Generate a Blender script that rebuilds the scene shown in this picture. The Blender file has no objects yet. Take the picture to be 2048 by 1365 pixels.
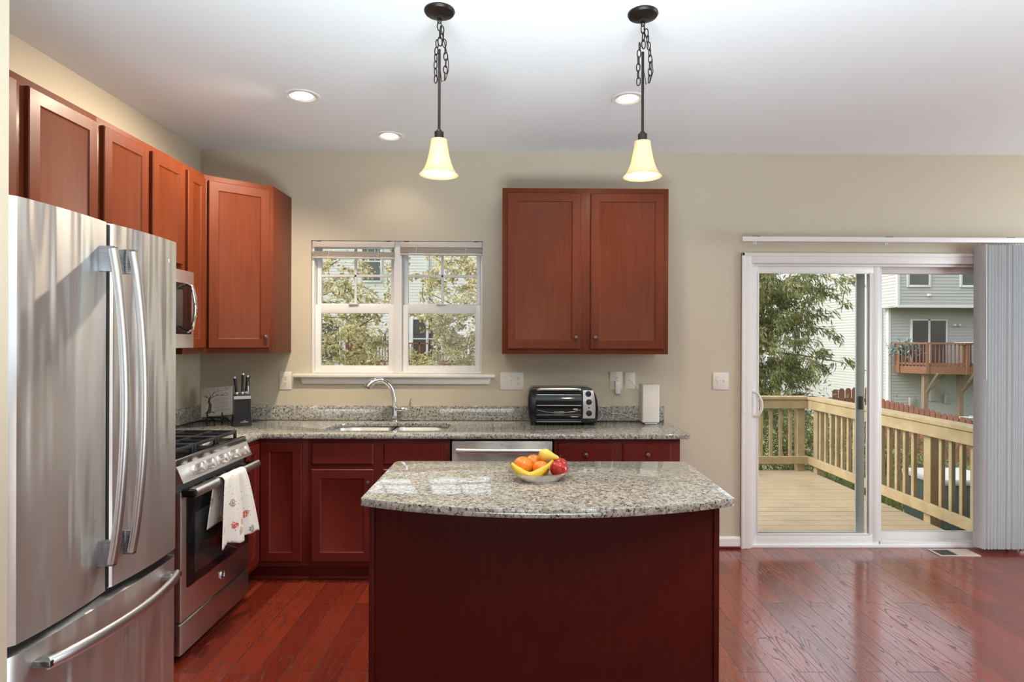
import bpy, bmesh, math, random
from mathutils import Vector, Matrix, Quaternion
random.seed(7)
PI = math.pi
sc = bpy.context.scene
COL = sc.collection

# ------------------------------------------------------------------ camera
cam_d = bpy.data.cameras.new('camera')
cam = bpy.data.objects.new('camera', cam_d)
COL.objects.link(cam)
PHI, RHO, FPX = math.radians(0.6), math.radians(0.2), 1224.0
fwd = Vector((math.sin(PHI), math.cos(PHI), 0))
rt0 = Vector((math.cos(PHI), -math.sin(PHI), 0)); up0 = Vector((0, 0, 1))
rt = rt0*math.cos(RHO) + up0*math.sin(RHO)
upv = up0*math.cos(RHO) - rt0*math.sin(RHO)
m3 = Matrix((rt, upv, -fwd)).transposed()
cam.matrix_world = Matrix.Translation((0, 0, 1.475)) @ m3.to_4x4()
cam_d.sensor_fit = 'HORIZONTAL'; cam_d.sensor_width = 36
cam_d.lens = FPX/2048*36
cam_d.shift_x = -(1042.82-1024)/2048
cam_d.shift_y = (684.04-682.5)/2048
cam_d.clip_start = 0.02; cam_d.clip_end = 300
sc.camera = cam

# ------------------------------------------------------------------ view, world, sun, daylight
sc.view_settings.view_transform = 'Standard'
sc.view_settings.look = 'None'
sc.view_settings.gamma = 1
sc.view_settings.use_curve_mapping = False
sc.view_settings.exposure = 0.0
sc.cycles.use_denoising = True
sc.cycles.max_bounces = 10
sc.cycles.transparent_max_bounces = 16
sc.cycles.sample_clamp_indirect = 6
sc.cycles.caustics_reflective = False
sc.cycles.caustics_refractive = False

wd = bpy.data.worlds.new('sky'); sc.world = wd; wd.use_nodes = True
nt = wd.node_tree; bg = nt.nodes['Background']
sk = nt.nodes.new('ShaderNodeTexSky'); sk.sky_type = 'NISHITA'; sk.sun_disc = False
sk.sun_elevation = math.radians(42); sk.sun_rotation = math.radians(-94)
sk.air_density = 1.2; sk.dust_density = 4.0
hs = nt.nodes.new('ShaderNodeHueSaturation'); hs.inputs['Saturation'].default_value = 0.35
nt.links.new(sk.outputs[0], hs.inputs['Color']); nt.links.new(hs.outputs[0], bg.inputs[0])
SKY = 0.55
bg.inputs[1].default_value = SKY

def lamp(name, kind, loc, energy, color=(1, 1, 1), rot=None, aim=None, **kw):
    d = bpy.data.lights.new(name, kind); d.energy = energy; d.color = color
    for k, v in kw.items(): setattr(d, k, v)
    o = bpy.data.objects.new(name, d); o.location = loc
    if aim is not None:
        o.rotation_euler = (Vector(aim)-Vector(loc)).to_track_quat('-Z', 'Y').to_euler()
    elif rot is not None: o.rotation_euler = rot
    COL.objects.link(o); return o

SUN = lamp('sun', 'SUN', (-20, 0, 20), 0.18, (1.0, .93, .82), aim=(-20+1.0, 0.04, 20-.85), angle=math.radians(4))
# daylight entering by the tall windows of the rear and right walls (openings built below)
DAY = (.86, .96, 1.0)
D1 = lamp('daylight_rear_one', 'AREA', (-0.9, -4.1, 1.5), 12, DAY, rot=(math.radians(90), 0, 0), shape='RECTANGLE', size=1.7, size_y=2.2)
D2 = lamp('daylight_rear_two', 'AREA', (2.2, -4.1, 1.5), 12, DAY, rot=(math.radians(90), 0, 0), shape='RECTANGLE', size=1.7, size_y=2.2)
D3 = lamp('daylight_right', 'AREA', (5.42, 2.7, 1.5), 95, DAY, rot=(math.radians(90), 0, math.radians(90)), shape='RECTANGLE', size=1.7, size_y=2.0)
# added upward area lamps behind the camera, without lamp bodies, to brighten the ceiling
for nm, x, y, w, tl in (('fill_uplight_one', 3.0, .5, 34, 0), ('fill_uplight_two', 1.2, -.2, 25, 26), ('fill_uplight_three', -.05, .6, 50, 28)):
    lamp(nm, 'AREA', (x, y, .75), w, (.78, .93, 1.0), rot=(math.radians(180-tl), 0, 0), shape='RECTANGLE', size=1.5, size_y=.8, spread=math.radians(106))

# ------------------------------------------------------------------ helpers
class MB:
    def __init__(s): s.bm = bmesh.new()
    def box(s, a, b, bev=0.0, M=None, seg=2):
        t = bmesh.new()
        bmesh.ops.create_cube(t, size=1.0)
        a, b = Vector(a), Vector(b)
        c, d = (a+b)/2, b-a
        for v in t.verts: v.co = Vector((v.co.x*d.x, v.co.y*d.y, v.co.z*d.z)) + c
        if bev > 0:
            bmesh.ops.bevel(t, geom=t.edges[:], offset=min(bev, .45*min(abs(d.x), abs(d.y), abs(d.z))), segments=seg, affect='EDGES', profile=.5)
        s._add(t, M); return s
    def _add(s, t, M=None):
        if M is not None: bmesh.ops.transform(t, matrix=M, verts=t.verts[:])
        me = bpy.data.meshes.new('t'); t.to_mesh(me); t.free()
        s.bm.from_mesh(me); bpy.data.meshes.remove(me)
    def rings(s, rings, closed_v=False, cap0=True, cap1=True, M=None):
        t = bmesh.new(); R = []
        for r in rings: R.append([t.verts.new(p) for p in r])
        n = len(R[0]); m = len(R)
        for i in range(m if closed_v else m-1):
            A, B = R[i], R[(i+1) % m]
            for k in range(n):
                try: t.faces.new((A[k], A[(k+1) % n], B[(k+1) % n], B[k]))
                except ValueError: pass
        if not closed_v:
            if cap0: t.faces.new(R[0][::-1])
            if cap1: t.faces.new(R[-1])
        bmesh.ops.recalc_face_normals(t, faces=t.faces[:])
        s._add(t, M); return s
    def cyl(s, p0, p1, r0, r1=None, n=20, M=None, caps=True):
        r1 = r0 if r1 is None else r1
        p0, p1 = Vector(p0), Vector(p1); ax = (p1-p0).normalized()
        q = ax.to_track_quat('Z', 'Y')
        def ring(p, r): return [p + q @ Vector((r*math.cos(2*PI*k/n), r*math.sin(2*PI*k/n), 0)) for k in range(n)]
        return s.rings([ring(p0, r0), ring(p1, r1)], cap0=caps, cap1=caps, M=M)
    def lathe(s, prof, M=None, n=32):
        t = bmesh.new(); R = []
        for (r, z) in prof:
            R.append([t.verts.new((0, 0, z))] if r < 1e-6 else [t.verts.new((r*math.cos(2*PI*k/n), r*math.sin(2*PI*k/n), z)) for k in range(n)])
        for A, B in zip(R, R[1:]):
            for k in range(n):
                k2 = (k+1) % n
                if len(A) == 1 and len(B) == 1: continue
                if len(A) == 1: t.faces.new((A[0], B[k], B[k2]))
                elif len(B) == 1: t.faces.new((A[k], A[k2], B[0]))
                else: t.faces.new((A[k], A[k2], B[k2], B[k]))
        bmesh.ops.recalc_face_normals(t, faces=t.faces[:])
        s._add(t, M); return s
    def tube(s, pts, r, n=10, closed=False, flat=None, up=None, M=None):
        # sweep; r number or list; flat=(a,b) multiplies the section's two half axes
        P = [Vector(p) for p in pts]; m = len(P)
        rs = [r]*m if not hasattr(r, '__len__') else list(r)
        T = []
        for i in range(m):
            a = P[(i-1) % m] if (closed or i > 0) else P[i]
            b = P[(i+1) % m] if (closed or i < m-1) else P[i]
            T.append((b-a).normalized())
        u = Vector(up) if up is not None else (Vector((0, 0, 1)) if abs(T[0].z) < .9 else Vector((1, 0, 0)))
        u = (u - T[0]*u.dot(T[0])).normalized(); rings = []
        fa, fb = flat or (1, 1)
        for i in range(m):
            u = (u - T[i]*u.dot(T[i]))
            u = u.normalized() if u.length > 1e-6 else T[i].orthogonal().normalized()
            w = T[i].cross(u)
            rings.append([P[i] + u*(rs[i]*fa*math.cos(2*PI*k/n)) + w*(rs[i]*fb*math.sin(2*PI*k/n)) for k in range(n)])
        return s.rings(rings, closed_v=closed, M=M)
    def sphere(s, c, r, n=24, m=14, M=None):
        t = bmesh.new(); bmesh.ops.create_uvsphere(t, u_segments=n, v_segments=m, radius=1)
        rr = Vector(r) if hasattr(r, '__len__') else Vector((r, r, r))
        for v in t.verts: v.co = Vector((v.co.x*rr.x, v.co.y*rr.y, v.co.z*rr.z)) + Vector(c)
        s._add(t, M); return s
    def prism(s, poly, z0, z1, M=None, bev=0):
        t = bmesh.new()
        f = t.faces.new([t.verts.new((x, y, z0)) for x, y in poly])
        e = bmesh.ops.extrude_face_region(t, geom=[f])
        for v in e['geom']:
            if isinstance(v, bmesh.types.BMVert): v.co.z = z1
        bmesh.ops.recalc_face_normals(t, faces=t.faces[:])
        if bev:
            ed = [x for x in t.edges if len(x.link_faces) == 2 and x.calc_face_angle(0) > .6]
            bmesh.ops.bevel(t, geom=ed, offset=bev, segments=2, affect='EDGES', profile=.5)
        s._add(t, M); return s
    def slab_hole(s, outer, holes, z0, z1, bev=0):
        t = bmesh.new(); ed = []
        for loop in [outer]+holes:
            vs = [t.verts.new((x, y, z0)) for x, y in loop]
            ed += [t.edges.new((vs[i], vs[(i+1) % len(vs)])) for i in range(len(vs))]
        bmesh.ops.triangle_fill(t, use_beauty=True, use_dissolve=False, edges=ed)
        e = bmesh.ops.extrude_face_region(t, geom=t.faces[:])
        for v in e['geom']:
            if isinstance(v, bmesh.types.BMVert): v.co.z = z1
        bmesh.ops.recalc_face_normals(t, faces=t.faces[:])
        bmesh.ops.dissolve_limit(t, angle_limit=.01, verts=t.verts[:], edges=t.edges[:])
        if bev:
            g = [x for x in t.edges if len(x.link_faces) == 2 and x.calc_face_angle(0) > .9 and abs(x.verts[0].co.z-x.verts[1].co.z) < 1e-5]
            bmesh.ops.bevel(t, geom=g, offset=bev, segments=2, affect='EDGES', profile=.5)
        s._add(t); return s
    def panel(s, M, w, h, t=.019, fr=.055, dp=.007, ch=.004, slope=.009):
        # a cabinet front: chamfered edge, frame, sunk flat panel; front face at y=0 looking to -y
        def rect(i, y): return [(i, y, i), (w-i, y, i), (w-i, y, h-i), (i, y, h-i)]
        L = [rect(0, t), rect(0, ch), rect(ch, 0)]
        if fr > 0: L += [rect(fr, 0), rect(fr+.002, .003), rect(fr+slope, dp)]
        return s.rings(L, M=M)
    def quad(s, a, b, c, d):
        s.bm.faces.new([s.bm.verts.new(p) for p in (a, b, c, d)]); return s
    def build(s, name, m, parent=None, smooth=True, ang=35, local=False):
        if parent is not None and not local:
            o0 = ORG.get(parent.name, Vector((0, 0, 0)))
            bmesh.ops.translate(s.bm, vec=-o0, verts=s.bm.verts[:])
        me = bpy.data.meshes.new(name); s.bm.to_mesh(me); s.bm.free()
        if smooth:
            me.shade_smooth(); me.set_sharp_from_angle(angle=math.radians(ang))
        ms = m if isinstance(m, (list, tuple)) else [m]
        for x in ms: me.materials.append(x)
        o = bpy.data.objects.new(name, me); COL.objects.link(o)
        if parent is not None:
            o.parent = parent; ORG[o.name] = ORG.get(parent.name, Vector((0, 0, 0))) if not local else Vector((0, 0, 0))
        else: ORG[o.name] = Vector((0, 0, 0))
        return o
ORG = {}

def tag(o, label, cat, group=None, kind=None):
    o['label'] = label; o['category'] = cat
    if group: o['group'] = group
    if kind: o['kind'] = kind
    return o
def thing(name, label, cat, loc=(0, 0, 0), rz=0.0, group=None, kind=None):
    o = bpy.data.objects.new(name, None); o.empty_display_size = .05
    o.location = loc; o.rotation_euler = (0, 0, rz); COL.objects.link(o)
    ORG[o.name] = Vector(loc)
    return tag(o, label, cat, group, kind)
def struct(mb, name, m, label=None, smooth=False):
    o = mb.build(name, m, smooth=smooth); o['kind'] = 'structure'
    if label: o['label'] = label
    return o
def centre(o):
    # move a parentless mesh's origin to the middle of its footprint
    me = o.data
    xs = [v.co.x for v in me.vertices]; ys = [v.co.y for v in me.vertices]; zs = [v.co.z for v in me.vertices]
    c = Vector(((min(xs)+max(xs))/2, (min(ys)+max(ys))/2, min(zs)))
    me.transform(Matrix.Translation(-c)); o.location = c
    return o
def copy_tree(o, loc, label=None, group=None, rz=None):
    def cp(x, par):
        c = x.copy(); COL.objects.link(c); c.parent = par
        for ch in [k for k in KIDS.get(x.name, [])]: cp(ch, c)
        return c
    KIDS = {}
    for x in list(COL.objects):
        if x.parent: KIDS.setdefault(x.parent.name, []).append(x)
    r = cp(o, None); r.location = loc
    if rz is not None: r.rotation_euler = (0, 0, rz)
    if label: r['label'] = label
    if group: r['group'] = group
    return r
def T(x, y, z): return Matrix.Translation((x, y, z))
def RZ(d): return Matrix.Rotation(math.radians(d), 4, 'Z')
def RX(d): return Matrix.Rotation(math.radians(d), 4, 'X')
def RY(d): return Matrix.Rotation(math.radians(d), 4, 'Y')

# ------------------------------------------------------------------ materials
def mat(name, col=(.8, .8, .8), rough=.5, metal=0.0, coat=0.0, coat_r=.1, ior=1.5, trans=0.0, emis=None, es=0.0, spec=.5, sheen=0.0):
    m = bpy.data.materials.new(name); m.use_nodes = True
    b = m.node_tree.nodes['Principled BSDF']
    b.inputs['Base Color'].default_value = (*col, 1)
    b.inputs['Roughness'].default_value = rough; b.inputs['Metallic'].default_value = metal
    b.inputs['Coat Weight'].default_value = coat; b.inputs['Coat Roughness'].default_value = coat_r
    b.inputs['IOR'].default_value = ior; b.inputs['Transmission Weight'].default_value = trans
    b.inputs['Specular IOR Level'].default_value = spec
    if sheen: b.inputs['Sheen Weight'].default_value = sheen
    if emis: b.inputs['Emission Color'].default_value = (*emis, 1); b.inputs['Emission Strength'].default_value = es
    return m
class NG:
    def __init__(s, m):
        s.m = m; s.t = m.node_tree; s.b = s.t.nodes['Principled BSDF']
        s.co = s.t.nodes.new('ShaderNodeTexCoord')
    def n(s, typ, **kw):
        x = s.t.nodes.new(typ)
        for k, v in kw.items():
            if k in x.inputs.keys(): x.inputs[k].default_value = v
            else: setattr(x, k, v)
        return x
    def l(s, a, b): s.t.links.new(a, b)
    def mapping(s, scale=(1, 1, 1), rot=(0, 0, 0), src='Object'):
        x = s.n('ShaderNodeMapping'); x.inputs['Scale'].default_value = scale; x.inputs['Rotation'].default_value = rot
        s.l(s.co.outputs[src], x.inputs[0]); return x.outputs[0]
    def noise(s, vec, scale=5, detail=4, rough=.5, dist=0.0):
        x = s.n('ShaderNodeTexNoise'); x.inputs['Scale'].default_value = scale; x.inputs['Detail'].default_value = detail
        x.inputs['Roughness'].default_value = rough; x.inputs['Distortion'].default_value = dist
        s.l(vec, x.inputs['Vector']); return x.outputs['Fac']
    def ramp(s, fac, stops, interp='LINEAR'):
        x = s.n('ShaderNodeValToRGB'); x.color_ramp.interpolation = interp
        e = x.color_ramp.elements
        while len(e) < len(stops): e.new(.5)
        for k, (p, c) in enumerate(stops):
            e[k].position = p; e[k].color = (*c, 1) if hasattr(c, '__len__') else (c, c, c, 1)
        s.l(fac, x.inputs[0]); return x.outputs[0]
    def mix(s, fac, a, b, typ='MIX'):
        x = s.n('ShaderNodeMix', data_type='RGBA', blend_type=typ)
        for k, v in ((0, fac), (6, a), (7, b)):
            if hasattr(v, 'is_linked') or hasattr(v, 'links'): s.l(v, x.inputs[k])
            else: x.inputs[k].default_value = v if k == 0 else (*v, 1)
        return x.outputs[2]
    def bump(s, h, strength=.2, dist=.01):
        x = s.n('ShaderNodeBump'); x.inputs['Strength'].default_value = strength; x.inputs['Distance'].default_value = dist
        s.l(h, x.inputs['Height']); s.l(x.outputs[0], s.b.inputs['Normal']); return x
    def color(s, c): s.l(c, s.b.inputs['Base Color'])

M = {}
M['wall'] = mat('wall_paint', (.60, .528, .405), .6)
g = NG(M['wall']); g.bump(g.noise(g.mapping(), 220, 2), .03, .002)
M['ceiling'] = mat('ceiling_paint', (.82, .835, .84), .85)
M['white'] = mat('white_trim', (.84, .81, .78), .35)
M['vinyl'] = mat('white_vinyl', (.86, .85, .84), .3)
M['plastic'] = mat('ivory_plastic', (.80, .75, .68), .35)
M['slot'] = mat('dark_slot', (.03, .03, .03), .5)

def cherry(name, c0, c1, rough=.46, vert=True, sc_=1.0, coat=.05, spec=.2):
    m = mat(name, c0, rough, coat=coat, coat_r=.22, spec=spec)
    g = NG(m)
    v = g.mapping((14*sc_, 14*sc_, 1.1*sc_) if vert else (1.1, 14, 14))
    n1 = g.noise(v, 3.0, 6, .6, .6)
    n2 = g.noise(g.mapping((1, 1, 1)), 2.2, 3, .5)
    c = g.ramp(n1, [(.3, c0), (.7, c1)])
    c = g.mix(g.ramp(n2, [(.35, 0.0), (.7, .45)]), c, tuple(x*.72 for x in c0))
    g.color(c); g.bump(n1, .04, .002)
    return m
M['cherry'] = cherry('cherry_cabinet_wood', (.133, .0255, .0078), (.178, .040, .0112))
M['cherry_base'] = cherry('cherry_base_wood', (.115, .0110, .0075), (.150, .0160, .0100))
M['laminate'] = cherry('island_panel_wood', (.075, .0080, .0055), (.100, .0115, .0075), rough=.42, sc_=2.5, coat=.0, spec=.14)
M['shoe'] = mat('cherry_shoe', (.10, .015, .012), .3)

def granite():
    m = mat('speckled_granite', (.6, .55, .46), .05, ior=1.85)
    g = NG(m); v = g.mapping()
    base = g.ramp(g.noise(v, 55, 5, .6, .4), [(.32, (.20, .185, .155)), (.5, (.41, .395, .35)), (.68, (.57, .56, .52))])
    vo = g.n('ShaderNodeTexVoronoi'); vo.inputs['Scale'].default_value = 150; g.l(v, vo.inputs['Vector'])
    bl = g.noise(v, 95, 4, .65, .8)
    dark = g.ramp(bl, [(.535, 0.0), (.595, 1.0)])
    c = g.mix(dark, base, (.045, .038, .030))
    br = g.ramp(g.noise(v, 38, 3, .5, .5), [(.60, 0.0), (.70, .7)])
    c = g.mix(br, c, (.17, .125, .075))
    lt = g.ramp(vo.outputs['Distance'], [(.1, .35), (.3, 0.0)])
    c = g.mix(lt, c, (.62, .61, .56))
    g.color(c); return m
M['granite'] = granite()

def steel(name, col=(.60, .60, .595), rough=.24, dirn=(2, 2, 260), wav=0.0, bstr=.03):
    m = mat(name, col, rough, metal=1.0)
    g = NG(m)
    n1 = g.noise(g.mapping(dirn), 3, 3, .6)
    r = g.ramp(n1, [(.3, rough*(.97 if wav else .8)), (.7, rough*(1.03 if wav else 1.25))]); g.l(r, g.b.inputs['Roughness'])
    b1 = g.bump(n1, bstr if not wav else 0.0, .001)
    tg = g.n('ShaderNodeTangent', direction_type='RADIAL', axis='Z'); g.l(tg.outputs[0], g.b.inputs['Tangent'])
    g.b.inputs['Anisotropic'].default_value = .8; g.b.inputs['Anisotropic Rotation'].default_value = .25
    if wav:
        b2 = g.n('ShaderNodeBump'); b2.inputs['Strength'].default_value = 1.0; b2.inputs['Distance'].default_value = wav
        g.l(g.noise(g.mapping((1, 4.5, .55)), 1.5, 2, .45), b2.inputs['Height'])
        g.l(b2.outputs[0], b1.inputs['Normal'])
    return m
M['fridge_steel'] = steel('brushed_fridge_steel', (.84, .85, .86), .43, (2, 2, 300), .05)
M['steel'] = steel('brushed_steel', (.74, .735, .72), .36)
M['steel_light'] = mat('satin_steel', (.70, .70, .695), .36, metal=1.0)
M['dark_steel'] = steel('dark_steel', (.30, .30, .31), .28)
M['bright_steel'] = mat('bright_satin_steel', (.90, .90, .90), .36, metal=1.0)
M['mid_steel'] = steel('warm_brushed_steel', (.46, .43, .41), .33)
M['chrome'] = mat('chrome', (.85, .85, .85), .06, metal=1.0)
M['black_glass'] = mat('black_glass', (.010, .011, .012), .05, spec=.4)
M['black'] = mat('black_plastic', (.014, .015, .017), .25)
M['black_gloss'] = mat('black_gloss', (.010, .012, .013), .16, spec=.45)
M['iron'] = mat('cast_iron', (.028, .03, .034), .38)
M['grey'] = mat('grey_cabinet_paint', (.12, .12, .125), .45)
M['bronze'] = mat('oil_rubbed_bronze', (.035, .026, .022), .38, metal=.7)
M['knob'] = mat('aged_knob_metal', (.16, .12, .10), .35, metal=.9)
M['rubber'] = mat('dark_seal', (.02, .02, .02), .7)
M['white_print'] = mat('white_print', (.75, .75, .74), .5)
M['bulb'] = mat('lit_bulb', (1, .9, .75), .5, emis=(1.0, .86, .62), es=5)
M['baffle'] = mat('white_baffle', (.88, .85, .80), .5)

def floor_mat():
    m = mat('red_oak_planks', (.2, .03, .015), .17, ior=2.6, spec=.5)
    g = NG(m)
    v = g.mapping((1, 1, 1), (0, 0, PI/2))
    br = g.n('ShaderNodeTexBrick'); g.l(v, br.inputs['Vector'])
    br.offset = .37; br.offset_frequency = 2
    for k, x in dict(Scale=1.0, **{'Mortar Size': .0020, 'Mortar Smooth': .1, 'Bias': 0.0, 'Brick Width': 1.15, 'Row Height': .127}).items(): br.inputs[k].default_value = x
    br.inputs['Color1'].default_value = (0, 0, 0, 1); br.inputs['Color2'].default_value = (1, 1, 1, 1); br.inputs['Mortar'].default_value = (.5, .5, .5, 1)
    # shift the grain from board to board
    off = g.n('ShaderNodeVectorMath', operation='MULTIPLY_ADD')
    g.l(br.outputs['Color'], off.inputs[0]); off.inputs[1].default_value = (7.3, 3.1, 5.7); g.l(g.mapping((7.5, .5, 7.5)), off.inputs[2])
    gr = g.noise(off.outputs[0], 1.7, 1, .4, .9)
    wv = g.n('ShaderNodeMath', operation='SINE'); mu = g.n('ShaderNodeMath', operation='MULTIPLY'); mu.inputs[1].default_value = 80
    g.l(gr, mu.inputs[0]); g.l(mu.outputs[0], wv.inputs[0])
    line = g.ramp(wv.outputs[0], [(.86, 0.0), (.99, 1.0)])
    fine = g.noise(g.mapping((80, 5, 80)), 3, 3, .6)
    c = g.mix(br.outputs['Color'], (.165, .018, .0075), (.33, .048, .019))
    c = g.mix(g.ramp(fine, [(.3, .0), (.75, .5)]), c, (.17, .019, .008))
    f2 = g.n('ShaderNodeMath', operation='MULTIPLY'); f2.inputs[1].default_value = .8; g.l(line, f2.inputs[0])
    c = g.mix(f2.outputs[0], c, (.09, .011, .006))
    c = g.mix(br.outputs['Fac'], c, (.035, .006, .004))
    g.color(c)
    mxr = g.n('ShaderNodeMath', operation='MAXIMUM'); g.l(line, mxr.inputs[0]); g.l(br.outputs['Fac'], mxr.inputs[1])
    g.l(g.ramp(mxr.outputs[0], [(0.0, .15), (1.0, .34)]), g.b.inputs['Roughness'])
    h = g.n('ShaderNodeMath', operation='ADD'); g.l(line, h.inputs[0]); g.l(br.outputs['Fac'], h.inputs[1])
    iv = g.n('ShaderNodeMath', operation='MULTIPLY'); iv.inputs[1].default_value = -1; g.l(h.outputs[0], iv.inputs[0])
    g.bump(iv.outputs[0], .3, .0012)
    return m
M['floor'] = floor_mat()

def glass_mat(name, tint=(.93, .95, .94)):
    m = bpy.data.materials.new(name); m.use_nodes = True; t = m.node_tree
    t.nodes.clear()
    o = t.nodes.new('ShaderNodeOutputMaterial'); tr = t.nodes.new('ShaderNodeBsdfTransparent'); gl = t.nodes.new('ShaderNodeBsdfGlossy')
    fr = t.nodes.new('ShaderNodeFresnel'); mx = t.nodes.new('ShaderNodeMixShader')
    tr.inputs[0].default_value = (*tint, 1); gl.inputs['Roughness'].default_value = 0.0; fr.inputs[0].default_value = 1.45
    t.links.new(fr.outputs[0], mx.inputs[0]); t.links.new(tr.outputs[0], mx.inputs[1]); t.links.new(gl.outputs[0], mx.inputs[2]); t.links.new(mx.outputs[0], o.inputs[0])
    return m
M['pane'] = glass_mat('window_glass')
M['bowl_glass'] = glass_mat('clear_glass', (.97, .985, .98))
_t = M['bowl_glass'].node_tree; _lw = _t.nodes.new('ShaderNodeLayerWeight'); _lw.inputs[0].default_value = .22; _mx = [n for n in _t.nodes if n.type == 'MIX_SHADER'][0]
_df = _t.nodes.new('ShaderNodeBsdfTranslucent'); _df.inputs[0].default_value = (.92, .95, .95, 1); _ad = _t.nodes.new('ShaderNodeMixShader'); _ad.inputs[0].default_value = .4  # translucent white towards the edges stands in for bright rim glints
_gl = [n for n in _t.nodes if n.type == 'BSDF_GLOSSY'][0]; _t.links.new(_gl.outputs[0], _ad.inputs[1]); _t.links.new(_df.outputs[0], _ad.inputs[2]); _t.links.new(_ad.outputs[0], _mx.inputs[2])
_t.links.new(_lw.outputs['Facing'], _mx.inputs[0]); [n for n in _t.nodes if n.type == 'BSDF_GLOSSY'][0].inputs['Roughness'].default_value = .06

def shade_mat():
    m = bpy.data.materials.new('frosted_amber_glass'); m.use_nodes = True; t = m.node_tree
    b = t.nodes['Principled BSDF']; o = t.nodes['Material Output']
    b.inputs['Base Color'].default_value = (.84, .74, .55, 1); b.inputs['Roughness'].default_value = .3
    tl = t.nodes.new('ShaderNodeBsdfTranslucent'); tl.inputs[0].default_value = (.86, .70, .44, 1)
    mx = t.nodes.new('ShaderNodeMixShader'); mx.inputs[0].default_value = .5
    t.links.new(b.outputs[0], mx.inputs[1]); t.links.new(tl.outputs[0], mx.inputs[2]); t.links.new(mx.outputs[0], o.inputs[0])
    return m
M['shade'] = shade_mat()

def wood_out(name, c0, c1, scale=(3, 40, 40), rough=.75):
    m = mat(name, c0, rough); g = NG(m)
    n1 = g.noise(g.mapping(scale), 2.0, 5, .6, .5); n2 = g.noise(g.mapping(), 3.5, 3)
    c = g.ramp(n1, [(.3, c0), (.7, c1)])
    c = g.mix(g.ramp(n2, [(.45, 0.0), (.75, .5)]), c, tuple(x*.62 for x in c0))
    g.color(c); g.bump(n1, .15, .004); return m
M['deck'] = wood_out('treated_pine_boards', (.30, .225, .14), (.39, .31, .20), (2, 30, 30))
M['rail'] = wood_out('treated_pine_rails', (.30, .22, .115), (.39, .305, .175), (6, 6, 6))
M['redwood'] = wood_out('red_stained_fence', (.115, .038, .022), (.175, .062, .034), (14, 14, 2))
M['redrail'] = wood_out('red_stained_rail', (.135, .052, .026), (.19, .078, .040), (14, 14, 2))
M['post'] = wood_out('weathered_post', (.16, .10, .07), (.22, .15, .10), (14, 14, 2))
M['siding'] = mat('pale_vinyl_siding', (.385, .375, .36), .55)
M['siding_b'] = mat('pale_grey_siding', (.62, .605, .585), .55)
M['siding_trim'] = mat('white_house_trim', (.58, .57, .56), .5)
M['house_glass'] = mat('dark_house_glass', (.06, .06, .06), .05, coat=.5, coat_r=.02)
def leafmat(name, stops, tl=.5):
    m = bpy.data.materials.new(name); m.use_nodes = True; t = m.node_tree
    b = t.nodes['Principled BSDF']; o = t.nodes['Material Output']
    g = NG(m)
    c = g.ramp(g.noise(g.mapping(), 9.0, 4, .7), stops)
    g.color(c); b.inputs['Roughness'].default_value = .45
    tr = t.nodes.new('ShaderNodeBsdfTranslucent'); t.links.new(c, tr.inputs[0])
    mx = t.nodes.new('ShaderNodeMixShader'); mx.inputs[0].default_value = tl
    t.links.new(b.outputs[0], mx.inputs[1]); t.links.new(tr.outputs[0], mx.inputs[2]); t.links.new(mx.outputs[0], o.inputs[0])
    return m
M['leaf_birch'] = leafmat('birch_leaves', [(.30, (.15, .14, .05)), (.44, (.38, .34, .15)), (.55, (.62, .54, .30)), (.66, (.86, .79, .60)), (.78, (.76, .48, .18))])
M['leaf_oak'] = leafmat('willow_oak_leaves', [(.30, (.07, .11, .035)), (.48, (.19, .22, .075)), (.62, (.37, .33, .12)), (.75, (.58, .38, .14))])
M['leaf_shrub'] = leafmat('shrub_leaves', [(.30, (.05, .07, .02)), (.48, (.13, .14, .05)), (.65, (.26, .22, .10))])
M['grass'] = leafmat('grass_blades', [(.3, (.08, .13, .03)), (.5, (.15, .19, .05)), (.7, (.27, .26, .10))], .2)
M['bark'] = mat('bark', (.10, .075, .055), .8)
M['lawn'] = mat('lawn_turf', (.13, .16, .055), .9)
g = NG(M['lawn']); g.color(g.ramp(g.noise(g.mapping(), 2.5, 8, .7), [(.3, (.07, .10, .03)), (.55, (.15, .18, .06)), (.75, (.25, .22, .10))]))
# ================================================================== ROOM
XL, XR, YB, YR, HC = -2.236, 5.45, 4.37, -4.05, 2.833
def wall_panel(name, axis, pos, thick, a0, a1, holes, m, label):
    # a wall in the plane axis=pos, running a0..a1 and 0..HC, with rectangular openings
    mb = MB(); xs = sorted({a0, a1, *[h[0] for h in holes], *[h[1] for h in holes]})
    for u0, u1 in zip(xs, xs[1:]):
        zs = [(0, HC)]
        for h in holes:
            if h[0] <= u0 and h[1] >= u1: zs = [(0, h[2]), (h[3], HC)]
        for z0, z1 in zs:
            if z1-z0 < 1e-4: continue
            p, q = sorted((pos, pos+thick))
            mb.box((u0, p, z0), (u1, q, z1)) if axis == 'y' else mb.box((p, u0, z0), (q, u1, z1))
    bmesh.ops.remove_doubles(mb.bm, verts=mb.bm.verts[:], dist=1e-5)
    return struct(mb, name, m, label)
WX0, WX1, WZ0, WZ1 = -1.453, -.233, 1.244, 2.192
DX0, DX1, DZ1 = 1.685, 3.55, 2.052
wall_panel('wall_back', 'y', YB, .16, XL-.16, XR, [(WX0, WX1, WZ0, WZ1), (DX0, DX1, 0, DZ1)], M['wall'], 'beige painted wall with the kitchen window and the sliding door')
wall_panel('wall_left', 'x', XL, -.16, YR, YB, [], M['wall'], 'beige wall behind the fridge and stove')
wall_panel('wall_right', 'x', XR, .16, YR, YB+.16, [(1.82, 3.58, .48, 2.52)], M['wall'], 'beige side wall')
wall_panel('wall_rear', 'y', YR, -.16, XL-.16, XR+.16, [(-1.75, -.05, .4, 2.6), (1.35, 3.05, .4, 2.6)], M['wall'], 'beige wall opposite the kitchen window')
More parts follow.
